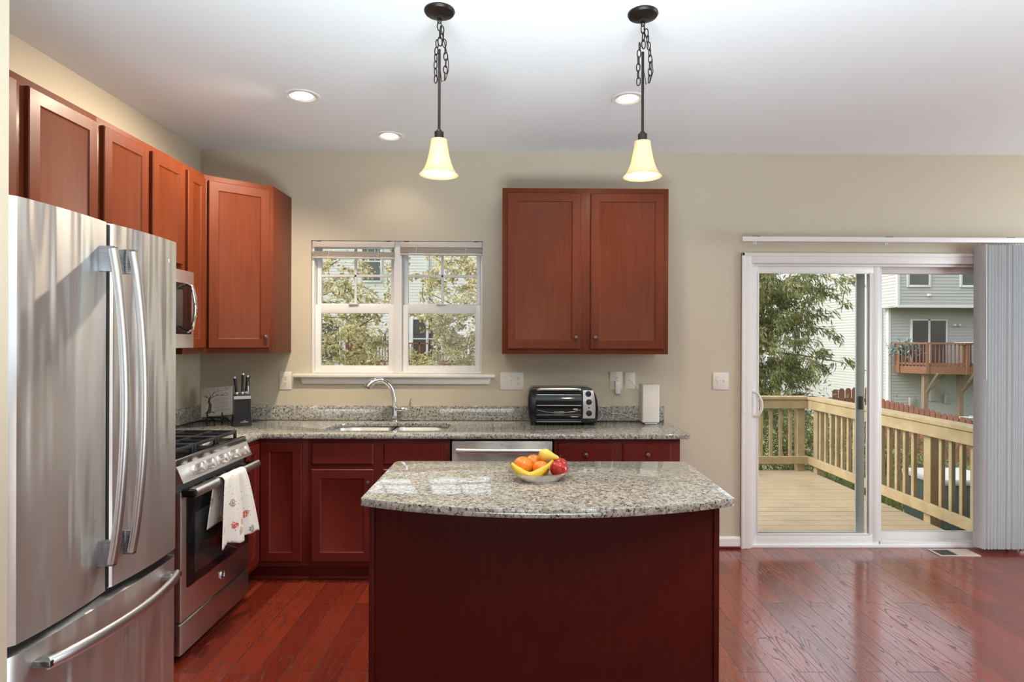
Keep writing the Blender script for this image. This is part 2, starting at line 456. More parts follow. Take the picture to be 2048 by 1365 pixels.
struct(MB().box((XL, 1.50, 0), (-1.33, 1.62, HC)), 'wall_partition', M['wall'], 'end of a beige partition wall beside the fridge')
struct(MB().box((XL-.16, YR-.16, HC), (XR+.16, YB+.16, HC+.12)), 'ceiling', M['ceiling'], 'plain off white ceiling')
struct(MB().box((XL-.16, YR-.16, -.05), (XR+.16, YB+.10, 0)), 'floor', M['floor'], 'glossy red oak plank floor')
bb = MB()
for x0, x1 in ((1.022, 1.616), (3.63, XR)):
    bb.prism([(YB-.014, 0.012), (YB, .012), (YB, .086), (YB-.006, .086), (YB-.014, .072)], x0, x1, M=Matrix(((0, 0, 1, 0), (1, 0, 0, 0), (0, 1, 0, 0), (0, 0, 0, 1))))
struct(bb, 'baseboard_back', M['white'], 'white baseboard beside the sliding door')
sh = MB()
for x0, x1 in ((1.022, 1.616), (3.63, XR)): sh.box((x0, YB-.022, 0), (x1, YB, .018), .005)
struct(sh, 'trim_1', M['shoe'], 'dark red shoe moulding under the baseboard')

# ------------------------------------------------------------------ kitchen window
def frame(mb, x0, x1, z0, z1, w, y0, y1, wb=None, wt=None, bev=.002):
    wb = w if wb is None else wb; wt = w if wt is None else wt
    mb.box((x0, y0, z0), (x0+w, y1, z1), bev); mb.box((x1-w, y0, z0), (x1, y1, z1), bev)
    mb.box((x0+w, y0, z0), (x1-w, y1, z0+wb), bev); mb.box((x0+w, y0, z1-wt), (x1-w, y1, z1), bev)
    return mb
win = bpy.data.objects.new('window_1', None); COL.objects.link(win); win.location = (-.843, YB, WZ0)
ORG['window_1'] = Vector(win.location); win['kind'] = 'structure'; win['label'] = 'white twin double-hung window over the sink'
f = MB(); frame(f, WX0, WX1, WZ0, WZ1, .014, 4.395, 4.50); f.box((-.868, 4.392, WZ0), (-.812, 4.50, WZ1), .002)
f.build('window_frame', M['vinyl'], win)
for (u0, u1, xm) in ((-1.439, -.868, -1.161), (-.812, -.247, -.531)):
    s = frame(MB(), u0+.004, u1-.004, 1.716, 2.178, .030, 4.455, 4.485, wb=.032).build('upper_sash', M['vinyl'], win)
    MB().box((u0+.03, 4.468, 1.745), (u1-.03, 4.472, 2.15)).build('pane', M['pane'], s, smooth=False)
    mt = MB(); mt.box((xm-.009, 4.463, 1.745), (xm+.009, 4.477, 2.15), .002); mt.box((u0+.03, 4.463, 1.942), (u1-.03, 4.477, 1.960), .002)
    mt.build('muntin', M['vinyl'], s)
    s = frame(MB(), u0+.002, u1-.002, 1.258, 1.738, .040, 4.420, 4.452, wb=.042, wt=.062).build('lower_sash', M['vinyl'], win)
    MB().box((u0+.04, 4.434, 1.298), (u1-.04, 4.438, 1.678)).build('pane', M['pane'], s, smooth=False)
    lk = MB(); lk.box((xm-.035, 4.402, 1.738), (xm+.035, 4.43, 1.745), .002); lk.cyl((xm, 4.415, 1.744), (xm, 4.415, 1.752), .012); lk.box((xm-.03, 4.409, 1.748), (xm+.004, 4.419, 1.755), .002)
    lk.build('sash_lock', M['plastic'], s)
sl = MB(); sl.box((-1.566, 4.318, 1.219), (-.142, 4.40, 1.243), .006)
sl.prism([(-1.522, 1.219), (-.166, 1.219), (-.182, 1.171), (-1.506, 1.171)], -.018, 0, M=Matrix(((1, 0, 0, 0), (0, 0, 1, YB), (0, 1, 0, 0), (0, 0, 0, 1))), bev=.004)
struct(sl, 'trim_2', M['white'], 'white window stool and apron under the kitchen window', smooth=True)

# two raised mini blinds
M['blind'] = mat('cream_blind_slats', (.68, .61, .54), .45)
for nm, x0, x1, zt, tilt, lab in (('l', -1.446, -.862, 2.118, -.55, 'raised cream blind sagging below its headrail in the window half nearer the range side'),
                              ('r', -.823, -.238, 2.145, -.1, 'raised cream blind stacked tight under its headrail in the window half nearer the upper cabinet')):
    b = thing('window_blind', lab, 'blind', ((x0+x1)/2, 4.386, 2.06))
    MB().box((x0, 4.373, 2.146), (x1, 4.394, 2.189), .003).build('headrail', M['blind'], b)
    for xx in (x0+.03, x1-.06): MB().box((xx, 4.371, 2.1855), (xx+.035, 4.392, 2.1915), .001).build('bracket', M['slot'], b)
    R = T((x0+x1)/2, 4.384, zt-.02) @ RY(-tilt)
    w = (x1-x0)/2
    st = MB()
    for k in range(7):
        y = random.uniform(-.001, .001)
        st.box((-w, -.012+y, .014-k*.0052), (w, .011+y, .0165-k*.0052), .0008, M=R)
    st.build('slat_stack', M['blind'], b)
    MB().box((-w, -.013, -.034), (w, .011, -.022), .003, M=R).build('bottom_rail', M['blind'], b)
    lc = MB()
    for q in (-.6, .6):
        lc.tube([(q*w, -.0135, .02), (q*w+.004, -.0145, 0), (q*w-.004, -.0145, -.02), (q*w, -.0135, -.036)], .0016, n=6, M=R)
        lc.tube([((x0+x1)/2+q*w, 4.384, 2.15), ((x0+x1)/2+q*w, 4.384, zt-.006-.0*q)], .0012, n=6)
        lc.build('ladder_cord', M['white'], b); lc = MB()

# ------------------------------------------------------------------ sliding door
dr = bpy.data.objects.new('door_1', None); COL.objects.link(dr); dr.location = (2.62, YB, 0); ORG['door_1'] = Vector(dr.location)
dr['kind'] = 'structure'; dr['label'] = 'white sliding glass door to the deck'
cs = MB()
for x0, x1 in ((1.618, 1.693), (3.545, 3.620)):
    cs.box((x0, YB-.016, 0), (x1, YB, 2.118), .004); cs.box((x0+(.0 if x0 < 2 else .052), YB-.022, 0), (x0+(.022 if x0 < 2 else .075), YB, 2.118), .004)
cs.box((1.693, YB-.016, 2.043), (3.545, YB, 2.118), .004); cs.box((1.618, YB-.022, 2.094), (3.62, YB, 2.118), .004)
cs.build('casing', M['white'], dr)
fr_ = MB(); fr_.box((1.693, 4.375, .0), (1.712, 4.52, 2.045), .002); fr_.box((3.525, 4.375, 0), (3.545, 4.52, 2.045), .002)
fr_.box((1.712, 4.375, 2.025), (3.525, 4.52, 2.045), .002); fr_.box((1.712, 4.375, 0), (3.525, 4.52, .022), .002); fr_.box((2.64, 4.385, .02), (3.525, 4.42, .04), .002)
fr_.build('door_frame', M['vinyl'], dr)
s = frame(MB(), 1.705, 2.634, .022, 2.030, .046, 4.392, 4.428, wb=.070, wt=.050).build('sliding_panel', M['vinyl'], dr)
frame(MB(), 1.747, 2.567, .088, 1.984, .010, 4.388, 4.400).build('glazing_bead', M['white'], s)
MB().box((2.556, 4.393, .022), (2.634, 4.427, 2.03), .002).build('meeting_stile', M['vinyl'], s)
MB().box((1.75, 4.407, .09), (2.568, 4.412, 1.982)).build('pane', M['pane'], s, smooth=False)
h = MB(); hp = [(1.706, 4.392, 1.125), (1.735, 4.35, 1.108), (1.757, 4.345, 1.06), (1.762, 4.345, 1.025), (1.757, 4.345, .99), (1.738, 4.35, .955), (1.706, 4.392, .942)]
h.tube(hp, .008, n=10, flat=(1.3, .9)); h.box((1.706, 4.386, .93), (1.728, 4.394, 1.14), .003)
h.build('door_handle', M['white'], s)
s = frame(MB(), 2.634, 3.535, .035, 2.028, .040, 4.434, 4.468, wb=.062, wt=.048).build('fixed_panel', M['vinyl'], dr)
MB().box((2.67, 4.448, .094), (3.50, 4.453, 1.982)).build('pane', M['pane'], s, smooth=False)
# insect screen's frame parked behind the sliding panel
sc_ = frame(MB(), 1.715, 2.578, .03, 2.02, .062, 4.485, 4.503, wb=.05, wt=.03).build('screen_frame', mat('grey_screen_metal', (.42, .44, .42), .45), dr)
lt = MB(); lt.box((2.53, 4.472, .985), (2.562, 4.486, 1.082), .003); lt.box((2.541, 4.464, 1.0), (2.551, 4.473, 1.065), .003)
lt.build('screen_latch', M['black'], sc_)

# ------------------------------------------------------------------ vertical blind
vb = thing('vertical_blind', 'grey white vertical blind drawn to the far end of the sliding door', 'blind', (2.65, 4.28, 0))
MB().box((1.587, 4.255, 2.183), (3.78, 4.305, 2.217), .003).build('headrail', M['white'], vb)
for xx in (1.66, 2.60, 3.46): MB().box((xx, 4.262, 2.217), (xx+.05, 4.30, 2.222), .001).build('rail_bracket', M['slot'], vb)
for xx in (1.67, 2.60):
    for d in (0, .016): MB().cyl((xx+d, 4.28, 2.183), (xx+d, 4.28, 2.165), .0055, n=10).build('carrier_stem', M['white_print'], vb)
M['vane'] = mat('vinyl_vane', (.88, .87, .86), .4)
_t = M['vane'].node_tree; _tr = _t.nodes.new('ShaderNodeBsdfTranslucent'); _tr.inputs[0].default_value = (.74, .77, .80, 1); _mx = _t.nodes.new('ShaderNodeMixShader'); _mx.inputs[0].default_value = .45
_t.links.new(_t.nodes['Principled BSDF'].outputs[0], _mx.inputs[1]); _t.links.new(_tr.outputs[0], _mx.inputs[2]); _t.links.new(_mx.outputs[0], _t.nodes['Material Output'].inputs[0])
def vane(x, ang, y=4.292):
    R = T(x, y, 0) @ RZ(ang)
    mb = MB(); n = 8; A = []
    for k in range(n+1):
        u = -.0445 + .089*k/n; A.append((u, .0045*(1-(2*k/n-1)**2)))
    ring = [(u, v+.0006) for u, v in A] + [(u, v-.0006) for u, v in A[::-1]]
    mb.prism(ring, .03, 2.165, M=R)
    mb.tube([(0, 0, 2.165), (0, 0, 2.185)], .003, n=6, M=R)
    return mb.build('vane', M['vane'], vb)
vane(3.284, 107, 4.290)
for k in range(16): vane(3.322+k*.0212, 97+random.uniform(-6, 7))
wand = MB().tube([(3.302, 4.256, 2.17), (3.30, 4.252, 1.7), (3.299, 4.25, 1.22)], .004, n=8).build('wand', M['white'], vb)

# ------------------------------------------------------------------ floor register
rg = thing('floor_register', 'beige metal floor vent in front of the sliding door', 'vent', (3.087, 4.27, 0))
frame2 = MB()
for a, b_ in (((2.945, 4.200, 0), (3.23, 4.216, .005)), ((2.945, 4.324, 0), (3.23, 4.34, .005)), ((2.945, 4.216, 0), (2.965, 4.324, .005)), ((3.21, 4.216, 0), (3.23, 4.324, .005)), ((3.083, 4.216, 0), (3.093, 4.324, .005))): frame2.box(a, b_, .001)
M['beige_metal'] = mat('beige_metal', (.62, .52, .43), .4)
frame2.build('register_frame', M['beige_metal'], rg)
MB().box((2.965, 4.216, .0005), (3.083, 4.324, .0015)).build('open_duct', M['slot'], rg)
gl = MB()
for k in range(7): gl.box((2.972+k*.0165, 4.216, .0015), (2.976+k*.0165, 4.324, .0045))
for k in range(3): gl.box((2.965, 4.24+k*.03, .0015), (3.083, 4.243+k*.03, .0045))
gl.build('grille', M['grey'], rg)
dm = MB().box((3.093, 4.216, .0005), (3.21, 4.324, .003)); 
for k in range(6): dm.box((3.102+k*.0185, 4.222, .003), (3.108+k*.0185, 4.318, .0042))
dm.build('damper', M['beige_metal'], rg)

# ------------------------------------------------------------------ outlets and switches
def plate(mb, x0, x1, z0, z1): mb.box((x0, YB-.006, z0), (x1, YB, z1), .003); return mb
def receptacle(par, x, z):
    mb = MB(); mb.prism([(x+.016*math.cos(a)*1.05, z+.0165*math.sin(a)) for a in [2*PI*k/20 for k in range(20)]], YB-.0085, YB-.0055, M=Matrix(((1, 0, 0, 0), (0, 0, 1, 0), (0, 1, 0, 0), (0, 0, 0, 1))))
    r = mb.build('receptacle', M['plastic'], par)
    q = MB()
    q.box((x-.0075, YB-.0095, z-.001), (x-.005, YB-.008, z+.008)); q.box((x+.005, YB-.0095, z-.001), (x+.0075, YB-.008, z+.007)); q.cyl((x, YB-.0095, z-.0085), (x, YB-.008, z-.0085), .003, n=10)
    q.build('slot', M['slot'], r)
def screws(par, pts):
    for x, z in pts: MB().cyl((x, YB-.0075, z), (x, YB-.0055, z), .003, n=10).build('screw', M['beige_metal'], par)
def toggle(par, x, z):
    r = MB().box((x-.0055, YB-.0075, z-.012), (x+.0055, YB-.005, z+.012), .001).build('toggle_slot', M['white_print'], par)
    MB().box((x-.004, -.010, -.005), (x+.004, .0, .005), .002, M=T(0, YB-.005, z+.002) @ RX(-25)).build('toggle', M['plastic'], r)
o = thing('wall_outlet', 'ivory duplex outlet on the wall between knife block and window', 'outlet', (-1.631, YB, 1.192))
plate(MB(), -1.674, -1.588, 1.130, 1.256).build('cover_plate', M['plastic'], o); receptacle(o, -1.631, 1.213); receptacle(o, -1.631, 1.172); screws(o, [(-1.631, 1.193)])
o = thing('switch_plate', 'ivory plate with switches and an outlet, between window and upper cabinet', 'switch', (-.022, YB, 1.194))
plate(MB(), -.105, .061, 1.132, 1.257).build('cover_plate', M['plastic'], o); toggle(o, -.071, 1.194); toggle(o, -.023, 1.194); receptacle(o, .024, 1.215); receptacle(o, .024, 1.174)
screws(o, [(-.071, 1.224), (-.071, 1.164), (-.023, 1.224), (-.023, 1.164), (.024, 1.194)])
o = thing('wall_outlet', 'ivory outlet with a white charger plugged in, near the white router', 'outlet', (.7235, YB, 1.20))
plate(MB(), .679, .768, 1.136, 1.265).build('cover_plate', M['plastic'], o); receptacle(o, .7235, 1.221); receptacle(o, .7235, 1.180); screws(o, [(.7235, 1.252)])
o = thing('phone_charger', 'white plug-in charger block in the outlet near the router', 'charger', (.731, 4.34, 1.11))
MB().box((.712, 4.325, 1.108), (.748, 4.3605, 1.197), .004).build('charger_body', M['white'], o)
MB().tube([(.730, 4.343, 1.109), (.728, 4.345, 1.09), (.715, 4.352, 1.06), (.702, 4.347, 1.03), (.698, 4.34, .95), (.69, 4.338, .918)], .0017, n=6).build('charger_cord', M['white_print'], o)
o = thing('cable_plate', 'ivory coaxial wall plate with a grey cable running to the router', 'wall plate', (.822, YB, 1.20))
plate(MB(), .786, .859, 1.142, 1.259).build('cover_plate', M['plastic'], o); screws(o, [(.822, 1.247), (.822, 1.155)])
MB().cyl((.817, YB-.02, 1.204), (.817, YB-.005, 1.204), .006, n=12).build('jack', M['steel'], o)
MB().tube([(.817, YB-.02, 1.204), (.835, YB-.035, 1.185), (.865, YB-.04, 1.155), (.90, YB-.035, 1.12)], .0032, n=8).build('coax_cable', M['white_print'], o)
o = thing('switch_plate', 'ivory two-gang switch plate between the counter end and the sliding door', 'switch', (1.474, YB, 1.198))
plate(MB(), 1.417, 1.531, 1.136, 1.26).build('cover_plate', M['plastic'], o); toggle(o, 1.451, 1.198); toggle(o, 1.497, 1.198); screws(o, [(1.451, 1.228), (1.451, 1.168), (1.497, 1.228), (1.497, 1.168)])

# ================================================================== CABINETS
XW, YW = XL+.002, YB-.002
def knob(par, p, d, name='knob'):
    p, d = Vector(p), Vector(d)
    q = d.to_track_quat('Z', 'Y').to_matrix().to_4x4(); q.translation = p
    return MB().lathe([(0.004, 0), (.005, .002), (.0045, .012), (.012, .016), (.0145, .021), (.013, .026), (.006, .0295), (0, .030)], M=q, n=20).build(name, M['knob'], par)
WD = M['cherry']
# --- upper cabinet right of the window
c = thing('upper_cabinet', 'double door cherry wall cabinet mounted alone between window and sliding door', 'cabinet', (.464, 4.2, 1.395))
MB().box((-.086, 4.04, 1.395), (1.013, YW, 2.491), .001).build('carcass', WD, c)
for x0, kx in ((-.051, .399), (.497, .527)):
    d = MB().panel(T(x0, 4.02, 1.429), .482, 1.026).build('door', WD, c); knob(d, (kx, 4.02, 1.503), (0, -1, 0))
# --- diagonal corner cabinet
c = thing('upper_cabinet', 'diagonal cherry corner wall cabinet above the knife block', 'cabinet', (-1.95, 4.1, 1.396))
MB().prism([(XW, YW), (-1.592, YW), (-1.592, 4.04), (-1.906, 3.765), (XW, 3.765)], 1.396, 2.492, bev=.001).build('carcass', WD, c)
dv = Vector((-1.592+1.906, 4.04-3.765)); th = math.degrees(math.atan2(dv.y, dv.x)); nx, ny = math.sin(math.radians(th)), -math.cos(math.radians(th))
Mx = T(-1.906+nx*.02, 3.765+ny*.02, 1.429) @ RZ(th) @ T(.022, 0, 0)
d = MB().panel(Mx, dv.length-.05, 1.03).build('door', WD, c)
kp = Mx @ Vector((dv.length-.05-.03, 0, .072)); knob(d, kp, (nx, ny, 0))
# --- left run of wall cabinets, fronts facing +X
def left_cab(label, y0, y1, z0, doors, knobs=()):
    c = thing('upper_cabinet', label, 'cabinet', (-2.07, (y0+y1)/2, z0))
    MB().box((XW, y0, z0), (-1.906, y1, 2.494), .001).build('carcass', WD, c)
    for k, (a, b_) in enumerate(doors):
        d = MB().panel(T(-1.886, a, z0+.034) @ RZ(90), b_-a, 2.462-z0-.034).build('door', WD, c)
        if k < len(knobs): knob(d, (-1.886, knobs[k], z0+.10), (1, 0, 0))
left_cab('narrow cherry wall cabinet between the microwave and the corner cabinet', 3.525, 3.765, 1.396, [(3.552, 3.752)])
left_cab('short double door cherry cabinet directly over the microwave', 2.80, 3.525, 1.872, [(2.828, 3.165), (3.205, 3.505)])
left_cab('cherry cabinet high above the fridge, beside the partition wall', 1.93, 2.80, 1.915, [(1.99, 2.335), (2.392, 2.785)])

# --- base cabinets
WB = M['cherry_base']
def toe(par, a, b_): MB().box(a, b_, .001).build('toe_kick', WB, par)
c = thing('base_cabinet', 'dark cherry corner base cabinet between the stove and the sink cabinet', 'cabinet', (-1.7, 4.0, 0))
MB().prism([(XW, YW), (-1.262, YW), (-1.262, 3.75), (-1.562, 3.75), (-1.562, 3.535), (XW, 3.535)], .10, .883, bev=.001).build('carcass', WB, c)
MB().panel(T(-1.545, 3.731, .133), .252, .722).build('door', WB, c)
MB().panel(T(-1.543, 3.545, .133) @ RZ(90), .18, .722).build('door', WB, c)
tk = MB(); tk.box((-1.64, 3.815, 0), (-1.262, 3.83, .10)); tk.box((-1.655, 3.54, 0), (-1.64, 3.83, .10)); tk.box((-1.64, 3.79, 0), (-1.262, 3.815, .022), .006); tk.build('toe_kick', WB, c)
c = thing('base_cabinet', 'dark cherry sink base cabinet with two false drawer fronts', 'cabinet', (-.83, 4.05, 0))
sk_ = MB(); sk_.box((-1.262, 3.75, .10), (-.395, 3.77, .883), .001); sk_.box((-1.262, 3.77, .10), (-1.244, YW, .883)); sk_.box((-.413, 3.77, .10), (-.395, YW, .883)); sk_.box((-1.244, 3.77, .10), (-.413, YW, .118)); sk_.build('carcass', WB, c)
for x0, w in ((-1.237, .378), (-.799, .367)):
    MB().panel(T(x0, 3.731, .720), w, .134, fr=0, ch=.010, t=.019).build('drawer_front', WB, c)
    d = MB().panel(T(x0, 3.731, .133), w, .562).build('door', WB, c)
    knob(d, (x0+w-.028 if x0 < -1 else x0+.028, 3.731, .618), (0, -1, 0))
tk = MB(); tk.box((-1.262, 3.815, 0), (-.395, 3.83, .10)); tk.box((-1.262, 3.79, 0), (-.395, 3.815, .022), .006); tk.build('toe_kick', WB, c)
c = thing('base_cabinet', 'dark cherry base cabinet with two knobbed drawers at the counter end', 'cabinet', (.63, 4.05, 0))
MB().box((.242, 3.75, .10), (1.016, YW, .883), .001).build('carcass', WB, c)
for x0, w in ((.262, .342), (.660, .300)):
    d = MB().panel(T(x0, 3.731, .720), w, .134, fr=0, ch=.010).build('drawer', WB, c); knob(d, (x0+w/2, 3.731, .787), (0, -1, 0))
    d = MB().panel(T(x0, 3.731, .133), w, .562).build('door', WB, c)
    knob(d, (x0+w-.028 if x0 < .5 else x0+.028, 3.731, .618), (0, -1, 0))
tk = MB(); tk.box((.242, 3.815, 0), (1.016, 3.83, .10)); tk.box((.242, 3.79, 0), (1.016, 3.815, .022), .006); tk.build('toe_kick', WB, c)
c = thing('base_cabinet', 'slim dark cherry base cabinet between the fridge and the stove', 'cabinet', (-1.9, 2.65, 0))
MB().box((XW, 2.525, .10), (-1.60, 2.785, .883), .001).build('carcass', WB, c)
MB().panel(T(-1.581, 2.54, .133) @ RZ(90), .23, .722).build('door', WB, c)
tk = MB(); tk.box((-1.70, 2.525, 0), (-1.68, 2.785, .10)); tk.build('toe_kick', WB, c)

# --- countertop with sink cut-out
def rrect(x0, x1, y0, y1, r, n=8):
    out = []
    rr = r if hasattr(r, '__len__') else (r,)*4     # front-left, front-right, back-right, back-left
    for (cx, cy, a0, q) in ((x0+rr[0], y0+rr[0], 180, rr[0]), (x1-rr[1], y0+rr[1], 270, rr[1]), (x1-rr[2], y1-rr[2], 0, rr[2]), (x0+rr[3], y1-rr[3], 90, rr[3])):
        for k in range(n+1):
            a = math.radians(a0+90*k/n); out.append((cx+q*math.cos(a), cy+q*math.sin(a)))
    return out
ct = MB()
hole = rrect(-1.215, -.43, 3.852, 4.238, (.10, .10, .13, .17), 8)
ct.slab_hole([(-1.538, 3.712), (1.05, 3.712), (1.066, 3.716), (1.072, 3.732), (1.072, YB), (XL, YB), (XL, 3.532), (-1.538, 3.532)], [hole], .884, .914, bev=.004)
tag(centre(ct.build('countertop', M['granite'])), 'L-shaped speckled granite countertop along the back wall around the sink', 'countertop')
ct = MB().box((XL, 2.515, .884), (-1.538, 2.782, .914), .004)
tag(centre(ct.build('countertop', M['granite'])), 'short granite countertop piece between the fridge and the stove', 'countertop')
bs = MB(); bs.prism([(XL, YB), (1.064, YB), (1.064, YB-.02), (XL+.02, YB-.02), (XL+.02, 3.532), (XL, 3.532)], .9145, 1.018, bev=.002)
tag(centre(bs.build('backsplash', M['granite'])), 'low speckled granite backsplash strip along the back wall', 'backsplash')

# --- sink: two steel bowls hung under the stone
s = thing('sink', 'double bowl stainless steel sink set into the granite counter', 'sink', (-.82, 4.04, .70))
def bowl(x0, x1, y0, y1, r, depth):
    L = []
    for q, z in ((-.004, .882), (0, .882), (.004, .872), (.012, .884-depth+.03), (.035, .884-depth+.004), (.06, .884-depth)):
        rr = [max(k-q, .02) for k in r]
        L.append([(x, y, z) for x, y in rrect(x0+q, x1-q, y0+q, y1-q, rr, 8)])
    return MB().rings(L, cap0=False)
b1 = bowl(-1.225, -.825, 3.845, 4.245, (.10, .05, .05, .17), .20).build('bowl', M['steel'], s)
b2 = bowl(-.805, -.42, 3.845, 4.245, (.05, .10, .13, .05), .20).build('bowl', M['steel'], s)
for b_, x in ((b1, -1.03), (b2, -.61)): MB().cyl((x, 4.05, .683), (x, 4.05, .687), .045).build('drain', M['chrome'], b_)

# --- faucet
fc = thing('faucet', 'chrome pull-out faucet with side lever behind the sink', 'faucet', (-.842, 4.292, .914))
fb = MB(); fb.lathe([(0, 0), (.027, 0), (.027, .006), (.020, .014), (.019, .05), (.0175, .07), (.017, .10)], M=T(-.842, 4.292, .914))
fb.tube([(-.842, 4.292, 1.01), (-.8425, 4.29, 1.05), (-.8455, 4.285, 1.09), (-.855, 4.275, 1.135), (-.872, 4.262, 1.17), (-.895, 4.247, 1.195), (-.92, 4.232, 1.207)], [.017, .0168, .0165, .0165, .0165, .0168, .017], n=18)
fb.build('spout', M['chrome'], fc)
hd = MB().tube([(-.912, 4.236, 1.205), (-.94, 4.222, 1.208), (-.968, 4.206, 1.200), (-.992, 4.192, 1.180), (-1.004, 4.184, 1.160)], [.017, .0195, .022, .0235, .0225], n=18).build('spray_head', M['chrome'], fc)
MB().tube([(-1.0038, 4.1842, 1.1615), (-1.0065, 4.1825, 1.157)], [.0195, .018], n=18).build('spray_face', M['grey'], hd)
hv = MB().cyl((-.83, 4.292, 1.0), (-.765, 4.286, 1.0), .0165, n=18).build('valve_body', M['chrome'], fc)
MB().tube([(-.785, 4.287, 1.0), (-.76, 4.285, .998), (-.742, 4.283, 1.005), (-.733, 4.281, 1.03), (-.729, 4.279, 1.055), (-.722, 4.276, 1.078)], [.0165, .0165, .012, .0085, .007, .0045], n=14).build('lever', M['chrome'], hv)
# ================================================================== FRIDGE
fg = thing('refrigerator', 'tall stainless steel french door refrigerator beside the partition wall', 'refrigerator', (-1.8, 2.09, 0))
MB().box((-2.17, 1.69, .03), (-1.455, 2.492, 1.845), .004).build('cabinet_shell', M['grey'], fg)
MB().box((-2.1, 1.70, 0), (-1.48, 2.48, .03)).build('base_grille', M['black'], fg)
def convex(y0, y1, z0, z1, crown, m, name, x_edge=-1.371, xb=-1.448, rc=.010):
    n = 28; poly = [(xb, y0), (xb, y1)]
    pts = []
    for k in range(n+1):
        t = 1-k/n; y = y0+(y1-y0)*t
        e = min(t, 1-t)*(y1-y0)
        drop = rc-math.sqrt(max(rc*rc-max(rc-e, 0)**2, 0)) if e < rc else 0
        pts.append((x_edge+crown*(1-(2*t-1)**2)-drop, y))
    return MB().prism(poly+pts, z0, z1).build(name, m, fg, ang=25)
dl = convex(1.682, 2.077, .636, 1.871, .014, M['fridge_steel'], 'door')
dr2 = convex(2.083, 2.500, .636, 1.871, .014, M['fridge_steel'], 'door')
fz = convex(1.682, 2.500, .055, .606, .016, M['fridge_steel'], 'freezer_drawer')
MB().box((-1.46, 1.70, .600), (-1.40, 2.49, .642)).build('dark_gap_seal', M['rubber'], fg)
MB().box((-1.455, 2.0745, .64), (-1.372, 2.0855, 1.865)).build('dark_gap_seal', M['rubber'], fg)  # dark strip added so the gap between the doors stays in shade
def fr_handle(par, pts, up):
    m = len(pts)
    h = MB().tube(pts, .013, n=18, flat=(.95, 1.45), up=up).build('handle', M['steel_light'], par)
    for p, q in ((pts[1], pts[0]), (pts[-2], pts[-1])):
        pp = MB(); pp.box((-1.375, min(p[1], q[1])-.011, min(p[2], q[2])-.010), (p[0], max(p[1], q[1])+.011, max(p[2], q[2])+.010), .004)
        pp.build('handle_bracket', M['dark_steel'], h)
def bow(y, z0, z1, xa, xb, n=16):
    return [(xa+(xb-xa)*math.sin(PI*k/n)**.8 if 0 < k < n else xa, y, z0+(z1-z0)*k/n) for k in range(n+1)]
fr_handle(dl, bow(2.030, .742, 1.776, -1.325, -1.284), (1, 0, 0))
fr_handle(dr2, bow(2.135, .745, 1.780, -1.325, -1.284), (1, 0, 0))
hz = [(-1.33+(.052*math.sin(PI*k/16)**.8 if 0 < k < 16 else 0), 1.76+.67*k/16, .552) for k in range(17)]
fr_handle(fz, hz, (1, 0, 0))
# round emblem with a monogram of looping strokes
def emblem(par, p, r, ny=0):
    Mx = T(*p) @ RY(90) @ RZ(90)
    e = MB().cyl((0, 0, 0), (0, 0, .004), r, n=28, M=Mx); e.tube([(r*.9*math.cos(2*PI*k/28), r*.9*math.sin(2*PI*k/28), .004) for k in range(28)], r*.09, n=6, closed=True, M=Mx)
    e = e.build('emblem', M['chrome'], par)
    s_ = MB()
    def curl(cx, sg):
        pts = []
        for k in range(20):
            a = .4+5.0*k/19; q = r*.30*(1-.35*k/19)
            pts.append((cx+sg*q*math.cos(a), q*1.35*math.sin(a), .0048))
        s_.tube(pts, r*.065, n=6, M=Mx)
    curl(-r*.26, 1); curl(r*.30, -1)
    s_.tube([(-r*.1, -r*.15, .0048), (r*.12, 0, .0048), (r*.5, r*.1, .0048)], r*.05, n=6, M=Mx)
    s_.build('monogram', M['dark_steel'], e)
emblem(dr2, (-1.3675, 2.404, 1.789), .020)

# ================================================================== STOVE
st = thing('gas_stove', 'stainless steel gas range with cast iron grates between fridge and corner', 'stove', (-1.85, 3.155, 0))
Y0, Y1 = 2.795, 3.522
MB().box((-2.225, Y0, .03), (-1.55, Y1, .893), .002).build('body', M['grey'], st)
MB().box((-2.2, Y0+.02, 0), (-1.62, Y1-.02, .03)).build('plinth', M['black'], st)
ck = MB().box((-2.225, Y0, .893), (-1.548, Y1, .918), .004).build('cooktop', M['black_gloss'], st)
MB().box((-1.565, Y0, .889), (-1.538, Y1, .930), .006).build('front_lip', M['dark_steel'], ck)
MB().box((-2.232, Y0, .915), (-2.19, Y1, .975), .006).build('rear_guard', M['steel'], ck)
for (bx, by, br) in ((-1.72, 2.93, .045), (-2.03, 2.93, .038), (-1.875, 3.16, .05), (-1.72, 3.39, .05), (-2.03, 3.39, .036)):
    b_ = MB().lathe([(0, 0), (br*1.25, 0), (br*1.2, .008), (br, .012), (br, .016), (0, .018)], M=T(bx, by, .918)).build('burner', M['steel'], ck)
    MB().lathe([(0, .0), (br*.9, 0), (br*.92, .006), (br*.8, .010), (0, .011)], M=T(bx, by, .936)).build('burner_cap', M['iron'], b_)
for k in range(3):
    ya, yb = Y0+.012+k*.2345, Y0+.012+k*.2345+.230
    gm = MB(); b = .006; za, zb = .948, .966
    for xx in (-2.165, -1.59): gm.box((xx-b, ya, za), (xx+b, yb, zb), .003)
    for yy in (ya+b, yb-b): gm.box((-2.165, yy-b, za), (-1.59, yy+b, zb), .003)
    for xx in (-2.03, -1.877, -1.72): gm.box((xx-b*.8, ya, za+.003), (xx+b*.8, yb, zb), .002)
    ym = (ya+yb)/2; gm.box((-2.165, ym-b*.8, za+.003), (-1.59, ym+b*.8, zb), .002)
    for xx in (-2.165, -1.59):
        for yy in (ya+.010, yb-.010): gm.box((xx-.008, yy-.008, .918), (xx+.008, yy+.008, zb), .003)
    gm.build('grate', M['iron'], ck)
